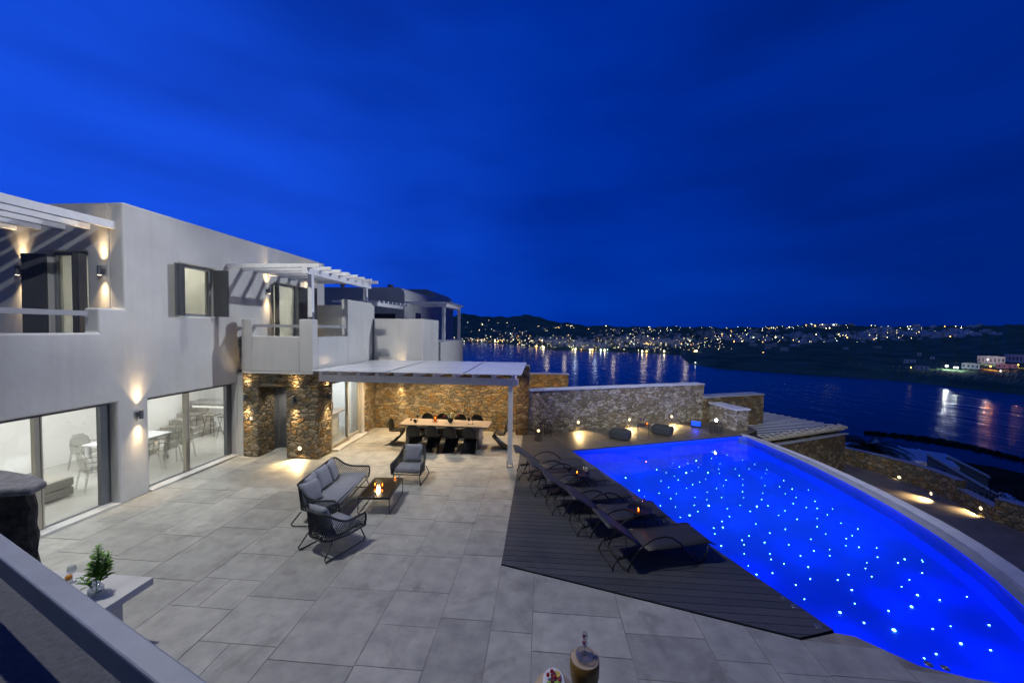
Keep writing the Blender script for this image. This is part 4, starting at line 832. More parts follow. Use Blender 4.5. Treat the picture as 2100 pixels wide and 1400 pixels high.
for (x, y, tilt, lab) in ((-4.36, 12.20, 0, 'black wine glass lying on the left end of the outdoor table'), (-4.16, 12.28, 90, 'black wine glass standing at the left end of the outdoor table'), (-4.20, 12.10, 0, 'black wine glass lying beside the standing one'), (-2.35, 12.06, 90, 'left of the two black wine glasses standing right of the flowers'), (-2.22, 12.09, 90, 'right of the two black wine glasses standing right of the flowers')):
    o = tag(goblet(black_m, .20, .045), lab, 'wine glass', 'black wine glasses on the outdoor table'); o.location = (x, y, .751 if tilt else .80)
    if not tilt: o.rotation_euler = (R(90), 0, R(70 if x < -4.3 else 30))
def candle_lantern(loc):
    t = thing('table_lantern', 'square wire lantern with a lit candle on the outdoor table', 'lantern', loc)
    g = MB(); q = .075
    for z in (.005, .12): g.tube([(-q, -q, z), (q, -q, z), (q, q, z), (-q, q, z)], .004, 5, closed=True)
    for a in (-q, q):
        for b in (-q, q): g.tube([(a, b, .005), (a, b, .12)], .004, 5)
    g.build('wire_frame', black_m, t)
    g = MB(); g.lathe([(0, .02), (.05, .02), (.062, .10), (.055, .22), (.052, .22), (.058, .10), (.047, .025), (0, .025)], (0, 0, 0), 16); g.build('glass_cup', amber_m, t, smooth=True)
    g = MB(); g.lathe([(0, .026), (.028, .026), (.028, .12), (0, .12)], (0, 0, 0), 12); g.build('candle', white_f, t)
    g = MB(); g.lathe([(0, .122), (.010, .135), (.007, .155), (0, .175)], (0, 0, 0), 8); g.build('flame', flame_e, t)
    light('flame_light', 'POINT', (0, 0, .15), .6, (1, .45, .15), t, shadow_soft_size=.01)
candle_lantern((-3.52, 12.20, .751))
fv = thing('flower_vase', 'round black vase of white and red flowers in the middle of the outdoor table', 'vase', (-3.0, 12.20, .751))
g = MB(); g.lathe([(0, 0), (.05, 0), (.095, .07), (.085, .14), (.06, .165), (.055, .16), (0, .15)], (0, 0, 0), 20); g.build('bowl', black_m, fv, smooth=True)
rf = random.Random(3); g = MB(); g2 = MB(); g3 = MB()
for i in range(60):
    a = rf.random() * 6.28; r = rf.random() * .24; z = .16 + rf.random() * .20; c = Vector((r * math.cos(a), r * .6 * math.sin(a), z)); d = Vector((rf.uniform(-1, 1), rf.uniform(-1, 1), rf.uniform(-.3, 1))).normalized() * .05; e = d.cross(Vector((0, 0, 1))).normalized() * .012
    g.quad(c - d, c + e, c + d, c - e)
for i in range(14): g2.ball((rf.uniform(-.09, .09), rf.uniform(-.07, .05), .17 + rf.random() * .16), .018, 6)
for (x, z) in ((-.20, .24), (-.17, .2), (.26, .25), (.27, .21), (-.22, .19)): g3.ball((x, 0, z), .026, 6)
g.build('foliage', leaf_bright, fv); g2.build('white_flowers', white_f, fv); g3.build('red_flowers', red_m, fv)
# ================================================================ lounge set
def ring_path(w, d, back, hgt, n=14, lo=False):
    # open U seen from above: front left, round the back, front right. returns (x, y, z)
    fw, bw_ = w / 2, w / 2 * (1 - .10 / w * .9)
    key = [(-fw, d/2, hgt[0]), (-fw, d/2 - .12, hgt[0] + .005), (-fw * 1.0, 0.0, hgt[0] + .01), (-bw_, -d/2 + .20, hgt[0] + (hgt[1] - hgt[0]) * .35), (-bw_ + .06, -d/2 + .04, hgt[1] - .02), (-bw_ + .20, -d/2 - back, hgt[1])]
    pts = key + [(0, -d/2 - back, hgt[1])] + [(-x, y, z) for x, y, z in key[::-1]]
    if lo: pts = [(x * (1 - .05), y * (1 - .03) + .02, hgt[0]) for x, y, z in pts]
    out = []
    P_ = [Vector(p) for p in pts]
    for i in range(len(P_) - 1):
        p0, p1, p2, p3 = P_[max(0, i-1)], P_[i], P_[i+1], P_[min(len(P_)-1, i+2)]
        for k in range(4):
            t = k / 4; out.append(0.5 * ((2*p1) + (p2-p0)*t + (2*p0-5*p1+4*p2-p3)*t*t + (3*p1-3*p2+p3-p0)*t*t*t))
    out.append(P_[-1]); return out
def resample(path, n):
    L = [0]
    for a, b in zip(path, path[1:]): L.append(L[-1] + (b - a).length)
    out = []; j = 0
    for i in range(n + 1):
        s_ = L[-1] * i / n
        while j < len(L) - 2 and L[j+1] < s_: j += 1
        out.append(path[j].lerp(path[j+1], (s_ - L[j]) / max(1e-6, L[j+1] - L[j])))
    return out
def pillow(t, c, s_, rz, tilt, th=.14):
    g = MB(); n = 10; top = []; bot = []
    for j in range(n + 1):
        for sgn, arr in ((1, top), (-1, bot)):
            row = []
            for i in range(n + 1):
                u, v = i / n * 2 - 1, j / n * 2 - 1
                ed = (1 - u ** 4) * (1 - v ** 4); pin = 1 - .07 * (1 - u * u) * abs(v) ** 3 - 0; pin2 = 1 - .07 * (1 - v * v) * abs(u) ** 3
                x, z = u * s_ / 2 * pin2, v * s_ / 2 * pin
                row.append(Vector((x, sgn * th / 2 * ed ** .6, z + s_ / 2)))
            arr.append(row)
    M = Matrix.Translation(c) @ Matrix.Rotation(rz, 4, 'Z') @ Matrix.Rotation(tilt, 4, 'X')
    g.grid([[M @ p for p in r] for r in top]); g.grid([[M @ p for p in r] for r in bot])
    bmesh.ops.remove_doubles(g.bm, verts=g.bm.verts[:], dist=.001)
    return g.build('back_cushion', cushion_m, t, smooth=True)
def lounge(name, label, cat, w, d, sz=.30, arm=.54, back=.76, group=None):
    t = thing(name, label, cat, (0, 0, 0), 0, group)
    top = ring_path(w, d, .03, (arm, back)); n = int((w + 2 * d) / .045); T = resample(top, n)
    low0 = ring_path(w, d, .02, (sz, sz), lo=True); B = resample(low0, n)
    g = MB(); g.tube(T, .021, 8); g.tube([T[0], T[0] + Vector((0, .015, -.03)), T[0].lerp(B[0], .5) + Vector((0, .02, 0)), B[0]], .019, 8); g.tube([T[-1], T[-1] + Vector((0, .015, -.03)), T[-1].lerp(B[-1], .5) + Vector((0, .02, 0)), B[-1]], .019, 8)
    g.build('top_rail', rope_m, t, smooth=True)
    g = MB(); g.tube(B, .016, 8); g.tube([B[0], B[-1]], .016, 8); g.build('seat_frame', frame_m, t, smooth=True)
    # woven lattice: flat cords crossing on the slant
    g = MB()
    def S_(u, v):
        i = min(n - 1e-6, max(0, u)); k = int(i); f = i - k
        return T[k].lerp(T[k+1], f).lerp(B[k].lerp(B[k+1], f), v)
    span = 5.0
    for i in range(-5, n + 1):
        for sg in (0, 1):
            pts = []
            for q in range(9):
                v = q / 8; u = i + (span * v if sg == 0 else span * (1 - v))
                if 0 <= u <= n: pts.append(S_(u, v))
            if len(pts) > 1:
                for a, b in zip(pts, pts[1:]):
                    if (b - a).length > 1e-4: g.bar(a, b, .0125, .006)
    g.build('woven_side', rope_m, t)
    # seat pad
    g = MB(); hw, hd = w / 2 - .05, d / 2 - .03
    g.prism([(-hw, hd), (-hw, -hd + .22), (-hw + .10, -hd + .06), (hw - .10, -hd + .06), (hw, -hd + .22), (hw, hd)][::-1], sz + .01, sz + .12); bmesh.ops.bevel(g.bm, geom=g.bm.edges[:], offset=.03, segments=2, affect='EDGES'); g.build('seat_cushion', cushion_m, t, smooth=True, bevel=0)
    for sx in (-1, 1):
        g = MB(); x = sx * (w / 2 - .06); xo = sx * (w / 2 - .02)
        raw = [(x, d / 2 - .06, sz), (xo, d / 2 + .02, .05), (xo, d / 2 - .02, .013), (xo, d/2 - .08, .013), (xo, -d / 2 + .02, .013), (xo, -d / 2 - .05, .02), (xo, -d / 2 - .07, .06), (x, -d / 2 + .1, sz)]
        g.tube(raw, .0125, 8); g.build('sled_leg', frame_m, t, smooth=True)
    return t
so = lounge('outdoor_sofa', 'long charcoal woven rope sofa with light grey seat and four back cushions', 'sofa', 1.85, .78, .28, .52, .78)
for (x, z, rz, s_) in ((.70, .40, -22, .44), (.40, .40, 6, .47), (-.02, .40, -5, .47), (-.48, .40, 14, .47)): pillow(so, (x, -.20 if x < .6 else -.12, z), s_, R(rz), R(20))
place(so, (-4.45, 7.72, 0), R(-84))
ac = lounge('lounge_armchair', '', 'armchair', .76, .72, .28, .53, .76, 'woven rope lounge armchairs')
pillow(ac, (0, -.17, .40), .47, R(3), R(18))
place(ac, (-3.66, 6.28, 0), R(-24), 'woven rope armchair nearest the camera with its back turned to us')
ac2 = copy_tree(ac); place(ac2, (-3.30, 9.22, 0), R(182), 'woven rope armchair beyond the coffee table facing the camera')
ct = thing('coffee_table', 'low rectangular coffee table with a smoked glass top and thin black frame', 'coffee table', (-3.49, 7.90, 0), R(6))
g = MB(); w_, l_ = .33, .52
for (a, b) in (((-w_, -l_), (w_, -l_)), ((w_, -l_), (w_, l_)), ((w_, l_), (-w_, l_)), ((-w_, l_), (-w_, -l_))): g.bar((*a, .35), (*b, .35), .022, .04)
g.build('top_frame', frame_m, ct)
g = MB(); g.box((-w_ + .011, -l_ + .011, .352), (w_ - .011, l_ - .011, .366)); g.build('glass_top', smoke_m, ct)
for sx in (-1, 1): g = MB(); x = sx * (w_ - .005); g.tube([(x, -l_, .33), (x, -l_, .05), (x, -l_ + .015, .015), (x, -l_ + .05, .009), (x, l_ - .05, .009), (x, l_ - .015, .015), (x, l_, .05), (x, l_, .33)], .009, 8); g.build('sled_leg', frame_m, ct, smooth=True)
def tealight(loc, lab, h=.09, r=.035, e=.5):
    t = thing('candle_glass', lab, 'candle', loc, 0)
    g = MB(); g.lathe([(0, 0), (r * .8, 0), (r, h), (r * .93, h), (r * .73, .006), (0, .006)], (0, 0, 0), 14); g.build('cup', amber_m, t, smooth=True)
    g = MB(); g.lathe([(0, .008), (r * .6, .008), (r * .6, h * .35), (0, h * .35)], (0, 0, 0), 10); g.build('wax', white_f, t)
    g = MB(); g.lathe([(0, h * .38), (.009, h * .5), (.007, h * .72), (0, h * .95)], (0, 0, 0), 8); g.build('flame', flame_e, t)
    light('flame_light', 'POINT', (0, 0, h * .9), e, (1, .40, .12), t, shadow_soft_size=.01); return t
def loc3(px, py, z): return P(px, py, z)
tealight(loc3(769, 997, .367), 'lit candle glass on the coffee table, the left one'); tealight(loc3(784, 998, .367), 'lit candle glass on the coffee table, the right one')
tealight(loc3(810, 981, .367), 'tiny tealight near the far corner of the coffee table', .04, .02, .15)
# ================================================================ loungers
def lounger():
    t = thing('sun_lounger', '', 'sun lounger', (0, 0, 0), 0, 'mesh sun loungers in a row beside the pool')
    hw = .31
    g = MB()                                                   # sling seat and its foot drop
    prof = [(-.30, .30), (0, .295), (.3, .30), (.6, .315), (.80, .325), (.90, .315), (.95, .28)]
    g.grid([[(x, y, z) for y in (-hw, -hw / 2, 0, hw / 2, hw)] for x, z in prof]); b = g.build('seat', textilene, t, smooth=True); m = b.modifiers.new('t', 'SOLIDIFY'); m.thickness = .012
    g = MB(); prof = [(-.31, .305), (-.5, .45), (-.7, .60), (-.83, .70), (-.90, .735), (-.99, .735)]
    g.grid([[(x, y, z) for y in (-hw, -hw / 2, 0, hw / 2, hw)] for x, z in prof]); b = g.build('backrest', textilene, t, smooth=True); m = b.modifiers.new('t', 'SOLIDIFY'); m.thickness = .012
    for s_ in (-1, 1):
        y = s_ * (hw + .012)
        g = MB(); g.tube([(-.30, y, .295), (0, y, .29), (.3, y, .295), (.6, y, .31), (.80, y, .32), (.90, y, .31), (.96, y, .275)], .013, 8); g.build('side_rail', lounger_m, t, smooth=True)
        g = MB(); g.tube([(-.31, y, .30), (-.5, y, .445), (-.7, y, .595), (-.83, y, .695), (-.90, y, .73), (-.99, y, .73)], .012, 8); g.build('back_rail', lounger_m, t, smooth=True)
        yo = s_ * (hw + .045)
        arc_ = [(-.66, yo, .0), (-.60, yo, .14), (-.50, yo, .29), (-.36, yo, .42), (-.20, yo, .495), (-.02, yo, .52), (.14, yo, .48), (.28, yo, .38), (.40, yo, .24), (.50, yo, .10), (.57, yo, .03), (.64, yo, .012), (.72, yo, .05), (.78, yo, .16), (.82, yo, .30)]
        g = MB(); g.tube(arc_, .016, 8, flat=.7); g.build('arm_leg', lounger_m, t, smooth=True)
        g = MB(); yi = s_ * (hw - .03); g.bar((-.30, yi, .25), (-.80, yi, .17), .018, .022)
        for k in range(6): x = -.40 - k * .07; z = .25 - (-.30 - x) * .16; g.bar((x, yi, z + .005), (x - .015, yi, z + .045), .016, .022)
        g.build('ratchet_bar', black_m, t)
        g = MB(); g.tube([(-.80, yi, .17), (-.86, yi, .08), (-.88, yi, 0)], .013, 8); g.build('rear_leg', lounger_m, t, smooth=True)
    g = MB()
    for (x, z, y_) in ((-.66, .02, hw + .045), (-.88, .02, hw - .03), (.64, .03, hw + .045), (.80, .30, hw + .04), (-.30, .28, hw), (-.80, .17, hw - .03)): g.tube([(x, -y_, z), (x, y_, z)], .009, 6)
    g.tube([(-.62, -.2, .50), (-.60, -.2, .24)], .008, 6); g.tube([(-.62, .2, .50), (-.60, .2, .24)], .008, 6)
    g.build('cross_bars', lounger_m, t, smooth=True)
    return t
lg = lounger()
for i, (fx, fy, a, lab) in enumerate([(2.99, 6.44, 15, 'dark mesh sun lounger nearest the camera at the end of the row'), (2.54, 7.28, 12, 'dark mesh sun lounger second from the near end, behind the tray with glasses'), (2.08, 8.08, 13, 'dark mesh sun lounger in the middle of the row of five'), (1.70, 8.92, 14, 'dark mesh sun lounger fourth from the near end, before the candle and flower tray'), (1.30, 9.72, 10, 'dark mesh sun lounger farthest away by the pergola post')]):
    d = Vector((math.cos(R(a)), math.sin(R(a)))); n_ = Vector((-d.y, d.x)); c = Vector((fx, fy)) - d * .95 + n_ * .32
    place(lg if i == 0 else copy_tree(lg), (c.x, c.y, .018), R(a), lab)
def tray(loc, lab):
    t = thing('tray_table', lab, 'side table', loc, 0, 'round black tray tables between the loungers')
    g = MB(); g.lathe([(0, .46), (.22, .46), (.235, .49), (.225, .49), (.212, .468), (0, .468)], (0, 0, 0), 28); g.build('tray', black_m, t, smooth=True)
    for k in range(3): a = R(30 + 120 * k); c, s_ = math.cos(a), math.sin(a); g = MB(); g.tube([(.17 * c, .17 * s_, .46), (.17 * c, .17 * s_, .0)], .006, 6); g.build('leg', frame_m, t)
    g = MB(); g.tube([(.17 * math.cos(R(x)), .17 * math.sin(R(x)), .008) for x in range(0, 360, 20)], .006, 6, closed=True); g.build('base_ring', frame_m, t)
tray((1.93, 7.17, .018), 'round black tray table holding two glasses and a candle between the near loungers')
tray((0.98, 8.84, .018), 'round black tray table holding a candle and flowers between the far loungers')
tealight((1.87, 7.02, .49), 'lit orange candle glass on the near tray table', .11, .045, 1.2); tealight((0.90, 8.80, .49), 'lit orange candle glass on the far tray table', .09, .04, 1.0)
def drink(loc, lab):
    t = thing('cocktail_glass', lab, 'glass', loc, 0, 'stemmed cocktail glasses')
    o = goblet(clear_m, .22, .04, 'glass'); o.parent = t
    g = MB(); g.ball((0, 0, .185), .024, 8); g.build('garnish', red_m, t, smooth=True)
drink((1.86, 7.25, .49), 'stemmed glass with red garnish on the near tray, left one'); drink((2.02, 7.18, .49), 'stemmed glass with red garnish on the near tray, right one')
sf = thing('small_bouquet', 'small bunch of white flowers on the far tray table', 'flowers', (1.09, 8.83, .49)); g = MB(); g.lathe([(0, 0), (.03, 0), (.04, .05), (.03, .09), (0, .09)], (0, 0, 0), 12); g.build('vase', clear_m, sf)
g = MB()
for i in range(16): g.ball((rf.uniform(-.06, .06), rf.uniform(-.06, .06), .09 + rf.random() * .07), .017, 5)
g.build('petals', white_f, sf); g = MB()
for i in range(22):
    c = Vector((rf.uniform(-.07, .07), rf.uniform(-.07, .07), .08 + rf.random() * .06)); g.quad(c, c + Vector((.03, .008, .01)), c + Vector((.05, 0, .03)), c + Vector((.02, -.01, .01)))
g.build('leaves', leaf_bright, sf)
# ================================================================ lanterns, poufs and the little table by the boundary wall
def wire_lantern(loc, r, h, lab, bulb, bz, e, col, cat='lantern'):
    t = thing('wire_lantern', lab, cat, loc, 0, 'black wire basket lanterns')
    g = MB(); n = 14
    for k in range(n):
        a = 2 * math.pi * k / n; c, s_ = math.cos(a), math.sin(a)
        g.tube([(r * c, r * s_, .0), (r * 1.03 * c, r * 1.03 * s_, h * .3), (r * .92 * c, r * .92 * s_, h * .7), (r * .62 * c, r * .62 * s_, h)], .0055, 5)
    for q in range(7):
        f = q / 6; z = h * f; rr = r * (1 + .03 * min(1, f / .3)) if f < .3 else r * (1.03 - .11 * (f - .3) / .4) if f < .7 else r * (.92 - .30 * (f - .7) / .3)
        g.tube([(rr * math.cos(R(x)), rr * math.sin(R(x)), max(.006, z)) for x in range(0, 360, 20)], .006, 5, closed=True)
    g.build('basket', lantern_m, t)
    if bulb:
        g = MB(); g.ball((0, 0, bz), .05, 10); g.build('bulb', bulb, t, smooth=True)
        light('bulb_light', 'POINT', (0, 0, bz), e, col, t, shadow_soft_size=.05)
        g = MB(); g.tube([(0, 0, 0.01), (0, 0, bz - .04)], .008, 6); g.build('stem', lantern_m, t)
wire_lantern((-0.04, 13.0, .018), .13, .34, 'small black wire lantern with a warm lit bulb beside the pergola post', bulb_w, .33, 9, (1, .68, .34))
wire_lantern((0.22, 13.62, .018), .22, .55, 'larger unlit black wire lantern behind the small lit one', None, 0, 0, None)
wire_lantern((6.72, 14.62, .018), .23, .48, 'big black wire lantern with a brilliant white bulb on top at the far pool corner', bulb_e, .52, 18, (.85, .92, 1.0))
def pouf(loc, rz, s_, lab):
    t = thing('pouf', lab, 'pouf', loc, rz, 'slate grey outdoor poufs')
    g = MB(); g.box((-.36 * s_, -.27 * s_, .0), (.36 * s_, .27 * s_, .34 * s_), .09); b = g.build('seat', pouf_m, t, smooth=True)
    m = b.modifiers.new('s', 'SUBSURF'); m.levels = 2; m.render_levels = 2
    g = MB(); q = [(-.36, -.272), (.36, -.272), (.362, .272), (-.362, .272)]; g.tube([(x * s_ * 1.0, y * s_, .20 * s_) for x, y in q], .006, 5, closed=True); g.build('piping', pouf_m, t)
pouf((2.90, 13.52, .018), R(-28), 1.0, 'slate grey pouf left of the thin wire table'); pouf((4.63, 14.30, .018), R(-30), 1.0, 'slate grey pouf right of the thin wire table')
wt_ = thing('wire_side_table', 'thin square wire side table between the two poufs', 'side table', (3.73, 13.62, .018), R(-18))
g = MB(); q = .18
for a in (-q, q):
    for b in (-q, q): g.tube([(a, b, 0), (a, b, .5)], .006, 5)
g.tube([(-q, -q, .006), (q, -q, .006), (q, q, .006), (-q, q, .006)], .006, 5, closed=True); g.build('frame', frame_m, wt_)
g = MB(); g.box((-q, -q, .5), (q, q, .512)); g.build('top', black_m, wt_)
tealight((3.86, 13.60, .532), 'lit candle glass on the wire side table', .08, .035, .6)
drink((3.66, 13.72, .531), 'stemmed glass on the wire side table, left one'); drink((3.78, 13.75, .531), 'stemmed glass on the wire side table, right one')
bl = thing('blue_lamp_box', 'blue lit lamp box standing against the boundary wall beside the big lantern', 'lamp', (6.35, 15.55, .018), R(-20))
g = MB(); g.box((-.20, -.12, 0), (.20, .12, .30), .03); g.build('housing', black_m, bl); g = MB(); g.box((-.17, -.135, .08), (.17, -.121, .26), .006); g.build('lens', blue_e, bl)
light('blue_light', 'POINT', (0, -.3, .2), 6, (.0, .04, 1), bl, shadow_soft_size=.05)
# ================================================================ foreground
mt = thing('stone_bar_table', 'thick pale stone table with a plant in a glass vase at the lower left', 'table', (-5.5, 3.75, 0))
g = MB(); g.box((-.9, -.42, .66), (.70, .44, .75), .01); g.build('tabletop', marble_m, mt); g = MB(); g.box((-.7, -.30, 0), (.42, .32, .659), .01); g.build('pedestal', marble_m, mt)
vp = P(197, 1217, .751)
va = thing('plant_vase', 'clear round glass vase holding leafy green stems on the stone table', 'vase', vp)
g = MB(); g.lathe([(0, 0), (.04, 0), (.072, .035), (.072, .07), (.045, .115), (.032, .14), (.038, .175), (.035, .175), (.029, .14), (.042, .113), (.068, .07), (.068, .037), (.038, .006), (0, .006)], (0, 0, 0), 22); g.build('glass_body', clear_m, va, smooth=True)
def stem_leaves(base, tip, n, L, seed):
    rr = random.Random(seed); g = MB(); s2 = MB(); base = Vector(base); tip = Vector(tip)
    s2.tube([base, base.lerp(tip, .5) + Vector((rr.uniform(-.01, .01), 0, 0)), tip], [.004, .0035, .002], 5)
    ax = (tip - base).normalized()
    for i in range(n):
        t = .28 + .72 * i / n; p = base.lerp(tip, t); a = i * 2.4; r = Vector((math.cos(a), math.sin(a), 0)); d = (r * .85 + ax * rr.uniform(.3, .75)).normalized()
        l = L * (1.15 - .8 * (t - .28) / .72) * rr.uniform(.8, 1.15); w = l * .16; sd = d.cross(Vector((0, 0, 1))).normalized(); nn = sd.cross(d)
        m1 = p + d * l * .35 + nn * l * .05; m2 = p + d * l * .7 + nn * l * .02; e = p + d * l - Vector((0, 0, l * .12))
        v = [p, m1 + sd * w, m2 + sd * w * .8, e, m2 - sd * w * .8, m1 - sd * w]
        g.bm.faces.new([g.bm.verts.new(q) for q in v])
    return g, s2
for (b_, tp_, n, L, sd, nm) in (((0, 0, .01), (.01, .03, .56), 84, .14, 1, 'leafy_stem'), ((.005, 0, .01), (.11, .05, .47), 66, .13, 2, 'leafy_stem'), ((-.005, 0, .01), (-.12, -.06, .24), 14, .12, 3, 'leafy_stem')):
    g, s2 = stem_leaves(b_, tp_, n, L, sd); o = g.build(nm, leaf_m, va); s2.build('stem', leaf_m, o)
wg_ = tag(goblet(clear_m, .20, .045), 'clear wine glass standing on the stone table behind the railing', 'wine glass'); wg_.location = P(148, 1193, .751)
g = MB(); g.ball((0, 0, .033), .034, 12, .92); o = tag(g.build('orange', orange_f, smooth=True), 'orange fruit lying on the stone table by the wine glass', 'orange'); o.location = P(141, 1188, .751)
# log stool with glass jar, stump with fruit plate
ls = thing('wooden_tub_stool', 'goblet shaped honey coloured wooden stool at the bottom centre', 'stool', (.50, 3.80, 0))
g = MB(); g.lathe([(0, .06), (.085, .06), (.088, .12), (.125, .22), (.148, .33), (.152, .42), (.148, .50), (.140, .503)], (0, 0, 0), 40); g.build('barrel', wood_m, ls, smooth=True)
g = MB(); g.lathe([(0, .505), (.142, .504)], (0, 0, 0), 40); g.build('top', woodtop_m, ls); g = MB(); g.lathe([(0, 0), (.10, 0), (.10, .059), (0, .059)], (0, 0, 0), 30); g.build('foot', black_m, ls)
gj = thing('glass_bowl', 'low round glass bowl with water on the wooden tub stool', 'bowl', (.50, 3.79, .506))
g = MB(); g.lathe([(0, 0), (.07, 0), (.098, .025), (.096, .05), (.07, .07), (.066, .069), (.09, .048), (.09, .026), (.066, .006), (0, .006)], (0, 0, 0), 28); g.build('body', clear_m, gj, smooth=True)
ck = thing('cherry_cocktail', 'slender glass with two red fruits rising from the bowl on the stool', 'glass', (.505, 3.84, .512))
g = MB(); g.lathe([(0, 0), (.03, 0), (.005, .01), (.005, .07), (.026, .095), (.032, .12), (.018, .14), (.026, .165), (.032, .19), (.024, .22), (.022, .22), (.029, .19), (.023, .166), (.015, .14), (.029, .12), (.023, .098), (0, .08)], (0, 0, 0), 18); g.build('glass', clear_m, ck, smooth=True)
for (x, z) in ((-.006, .118), (-.01, .185)): g = MB(); g.ball((x, 0, z), .018, 8); g.build('cherry', red_m, ck, smooth=True)
lt_ = thing('log_stool', 'cut log stool carrying a plate of fruit at the bottom centre', 'stool', (.17, 3.47, 0)); g = MB(); g.lathe([(0, 0), (.19, 0), (.20, .2), (.195, .45), (.185, .47), (0, .472)], (0, 0, 0), 30); g.build('log', woodtop_m, lt_, smooth=True)
pt = thing('fruit_plate', 'white oval plate piled with mixed fruit on the log stool', 'plate of fruit', (.17, 3.50, .474))
g = MB(); g.lathe([(0, 0), (.07, 0), (.125, .03), (.12, .033), (.07, .008), (0, .008)], (0, 0, 0), 32, .85, 1.25); g.build('plate', china_m, pt, smooth=True)
def fr(nm, mat, pts_): 
    for (x, y, z, r) in pts_: g = MB(); g.ball((x, y, z), r, 10); g.build(nm, mat, pt, smooth=True)
fr('apple', green_f, [(.035, -.06, .05, .042), (.06, -.13, .04, .036)]); fr('strawberry', red_m, [(-.055, .05, .05, .019), (-.015, .085, .055, .02), (.055, .0, .05, .017), (.01, .02, .06, .018)])
g = MB()
for i in range(26): g.ball((rf.uniform(-.035, .02), rf.uniform(-.02, .06), .03 + rf.random() * .04), .013, 7)
g.build('red_grapes', purple_m, pt, smooth=True); g = MB()
for i in range(30): g.ball((rf.uniform(-.08, -.02), rf.uniform(-.11, -.01), .025 + rf.random() * .03), .013, 7)
g.build('green_grapes', green_f, pt, smooth=True)
g = MB(); g.lathe([(0, 0), (.036, 0), (.038, .006), (.036, .012), (0, .012)], (.03, .06, .045), 20); o = g.build('lemon_slice', yellow_f, pt)
g = MB(); g.lathe([(.0365, -.001), (.040, .006), (.0365, .013)], (.03, .06, .045), 20); g.build('rind', orange_f, o)
# rail, ledge and pillar of the upper terrace
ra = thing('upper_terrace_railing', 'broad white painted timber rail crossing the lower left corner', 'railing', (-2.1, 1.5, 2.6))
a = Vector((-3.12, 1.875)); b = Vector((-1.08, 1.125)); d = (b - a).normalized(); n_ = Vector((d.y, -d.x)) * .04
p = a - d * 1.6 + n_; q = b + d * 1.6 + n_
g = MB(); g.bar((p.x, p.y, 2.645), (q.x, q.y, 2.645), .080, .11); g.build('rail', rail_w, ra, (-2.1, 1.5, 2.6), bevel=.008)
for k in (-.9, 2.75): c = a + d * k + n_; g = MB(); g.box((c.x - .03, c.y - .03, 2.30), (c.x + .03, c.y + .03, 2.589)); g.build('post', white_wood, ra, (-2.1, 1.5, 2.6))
e0 = P(0, 1150, 2.3); e1 = P(372, 1400, 2.3); d = (e1 - e0).normalized(); n3 = Vector((d.y, -d.x, 0))
up = thing('upper_terrace_parapet', 'rough rendered parapet top below the timber rail', 'parapet', (-2.4, 1.6, 0))
A = e0 - d * 1.4; B = e1 + d * 0.8
g = MB(); g.prism([(A.x, A.y), (B.x, B.y), (B.x + n3.x * 1.6, B.y + n3.y * 1.6), (A.x + n3.x * 1.6, A.y + n3.y * 1.6)], 1.9, 2.3)
g.build('ledge', ledge_m, up, (-2.4, 1.6, 0), bevel=.02)
pi_ = thing('stone_pillar', 'dark rough stone pillar with a weathered cap at the left photo edge', 'pillar', (-7.6, 4.5, 0))
g = MB(); rows = []; rr = random.Random(9)
ring = [(x * 1.15, y * 1.15) for x, y in [(-5.98, 3.84), (-6.05, 3.98), (-6.4, 4.1), (-7.5, 4.2), (-7.5, 3.6), (-6.9, 3.68), (-6.25, 3.78)]]
for j in range(17):
    z = 1.6 * j / 16; off_ = .10 * (1 - j / 16)
    rows.append([(x + (off_ if x > -7.1 else 0) + rr.uniform(-.045, .045), y + rr.uniform(-.045, .045), z) for x, y in ring + ring[:1]])
for r_ in rows: r_[-1] = r_[0]
g.grid(rows); bmesh.ops.remove_doubles(g.bm, verts=g.bm.verts[:], dist=1e-4); o = g.build('shaft', dark_rock, pi_, (-7.6, 4.5, 0)); m = o.modifiers.new('s', 'SUBSURF'); m.levels = 1; m.render_levels = 1
g = MB(); g.prism([(x * 1.15, y * 1.15) for x, y in [(-5.88, 3.80), (-6.0, 4.02), (-6.3, 4.14), (-6.9, 4.25), (-7.6, 4.3), (-7.6, 3.5), (-6.9, 3.60), (-6.2, 3.71)]], 1.601, 1.715); g.build('cap', cap_m, pi_, (-7.6, 4.5, 0), bevel=.04)
# ================================================================ neighbouring house
nh = thing('neighbour_house', 'unlit bluish white house with rounded roof parapets behind the villa', 'house', (-6.5, 19, 0)); no = (-6.5, 19, 0)
g = MB(); g.prism([(-6.5, 14.001), (-4.54, 14.001), (-4.54, 16.2), (-6.5, 16.2)], 2.0, 4.27); g.build('garden_wall', plaster, nh, no, bevel=.02)
def vault(x0, x1, y0, y1, z0, z1, r):
    g = MB(); prof = [(x0, z0), (x0, z1 - .02)] ; prof = [(x0, z0), (x0, z1), (x1 - r, z1)] + [(x1 - r + r * math.sin(R(a)), z1 - r + r * math.cos(R(a))) for a in (15, 30, 45, 60, 75, 90)] + [(x1, z0)]
    A = [g.bm.verts.new((x, y0, z)) for x, z in prof]; B = [g.bm.verts.new((x, y1, z)) for x, z in prof]
    g.bm.faces.new(A); g.bm.faces.new(B[::-1])
    for i in range(len(prof)): j = (i + 1) % len(prof); g.bm.faces.new((A[i], A[j], B[j], B[i]))
    return g
vault(-13.0, -6.78, 18.0, 25, 1.0, 5.93, .35).build('wall', plaster, nh, no)
vault(-12.5, -7.2, 25.01, 30, 1.0, 6.6, .8).build('roof_vault', plaster, nh, no)
g = MB(); g.box((-9.0, 17.985, 3.6), (-7.25, 17.999, 4.62)); g.build('window', far_dark, nh, no)
g = MB(); g.box((-6.779, 19.6, 4.1), (-6.765, 20.5, 4.75)); g.build('window', far_dark, nh, no)
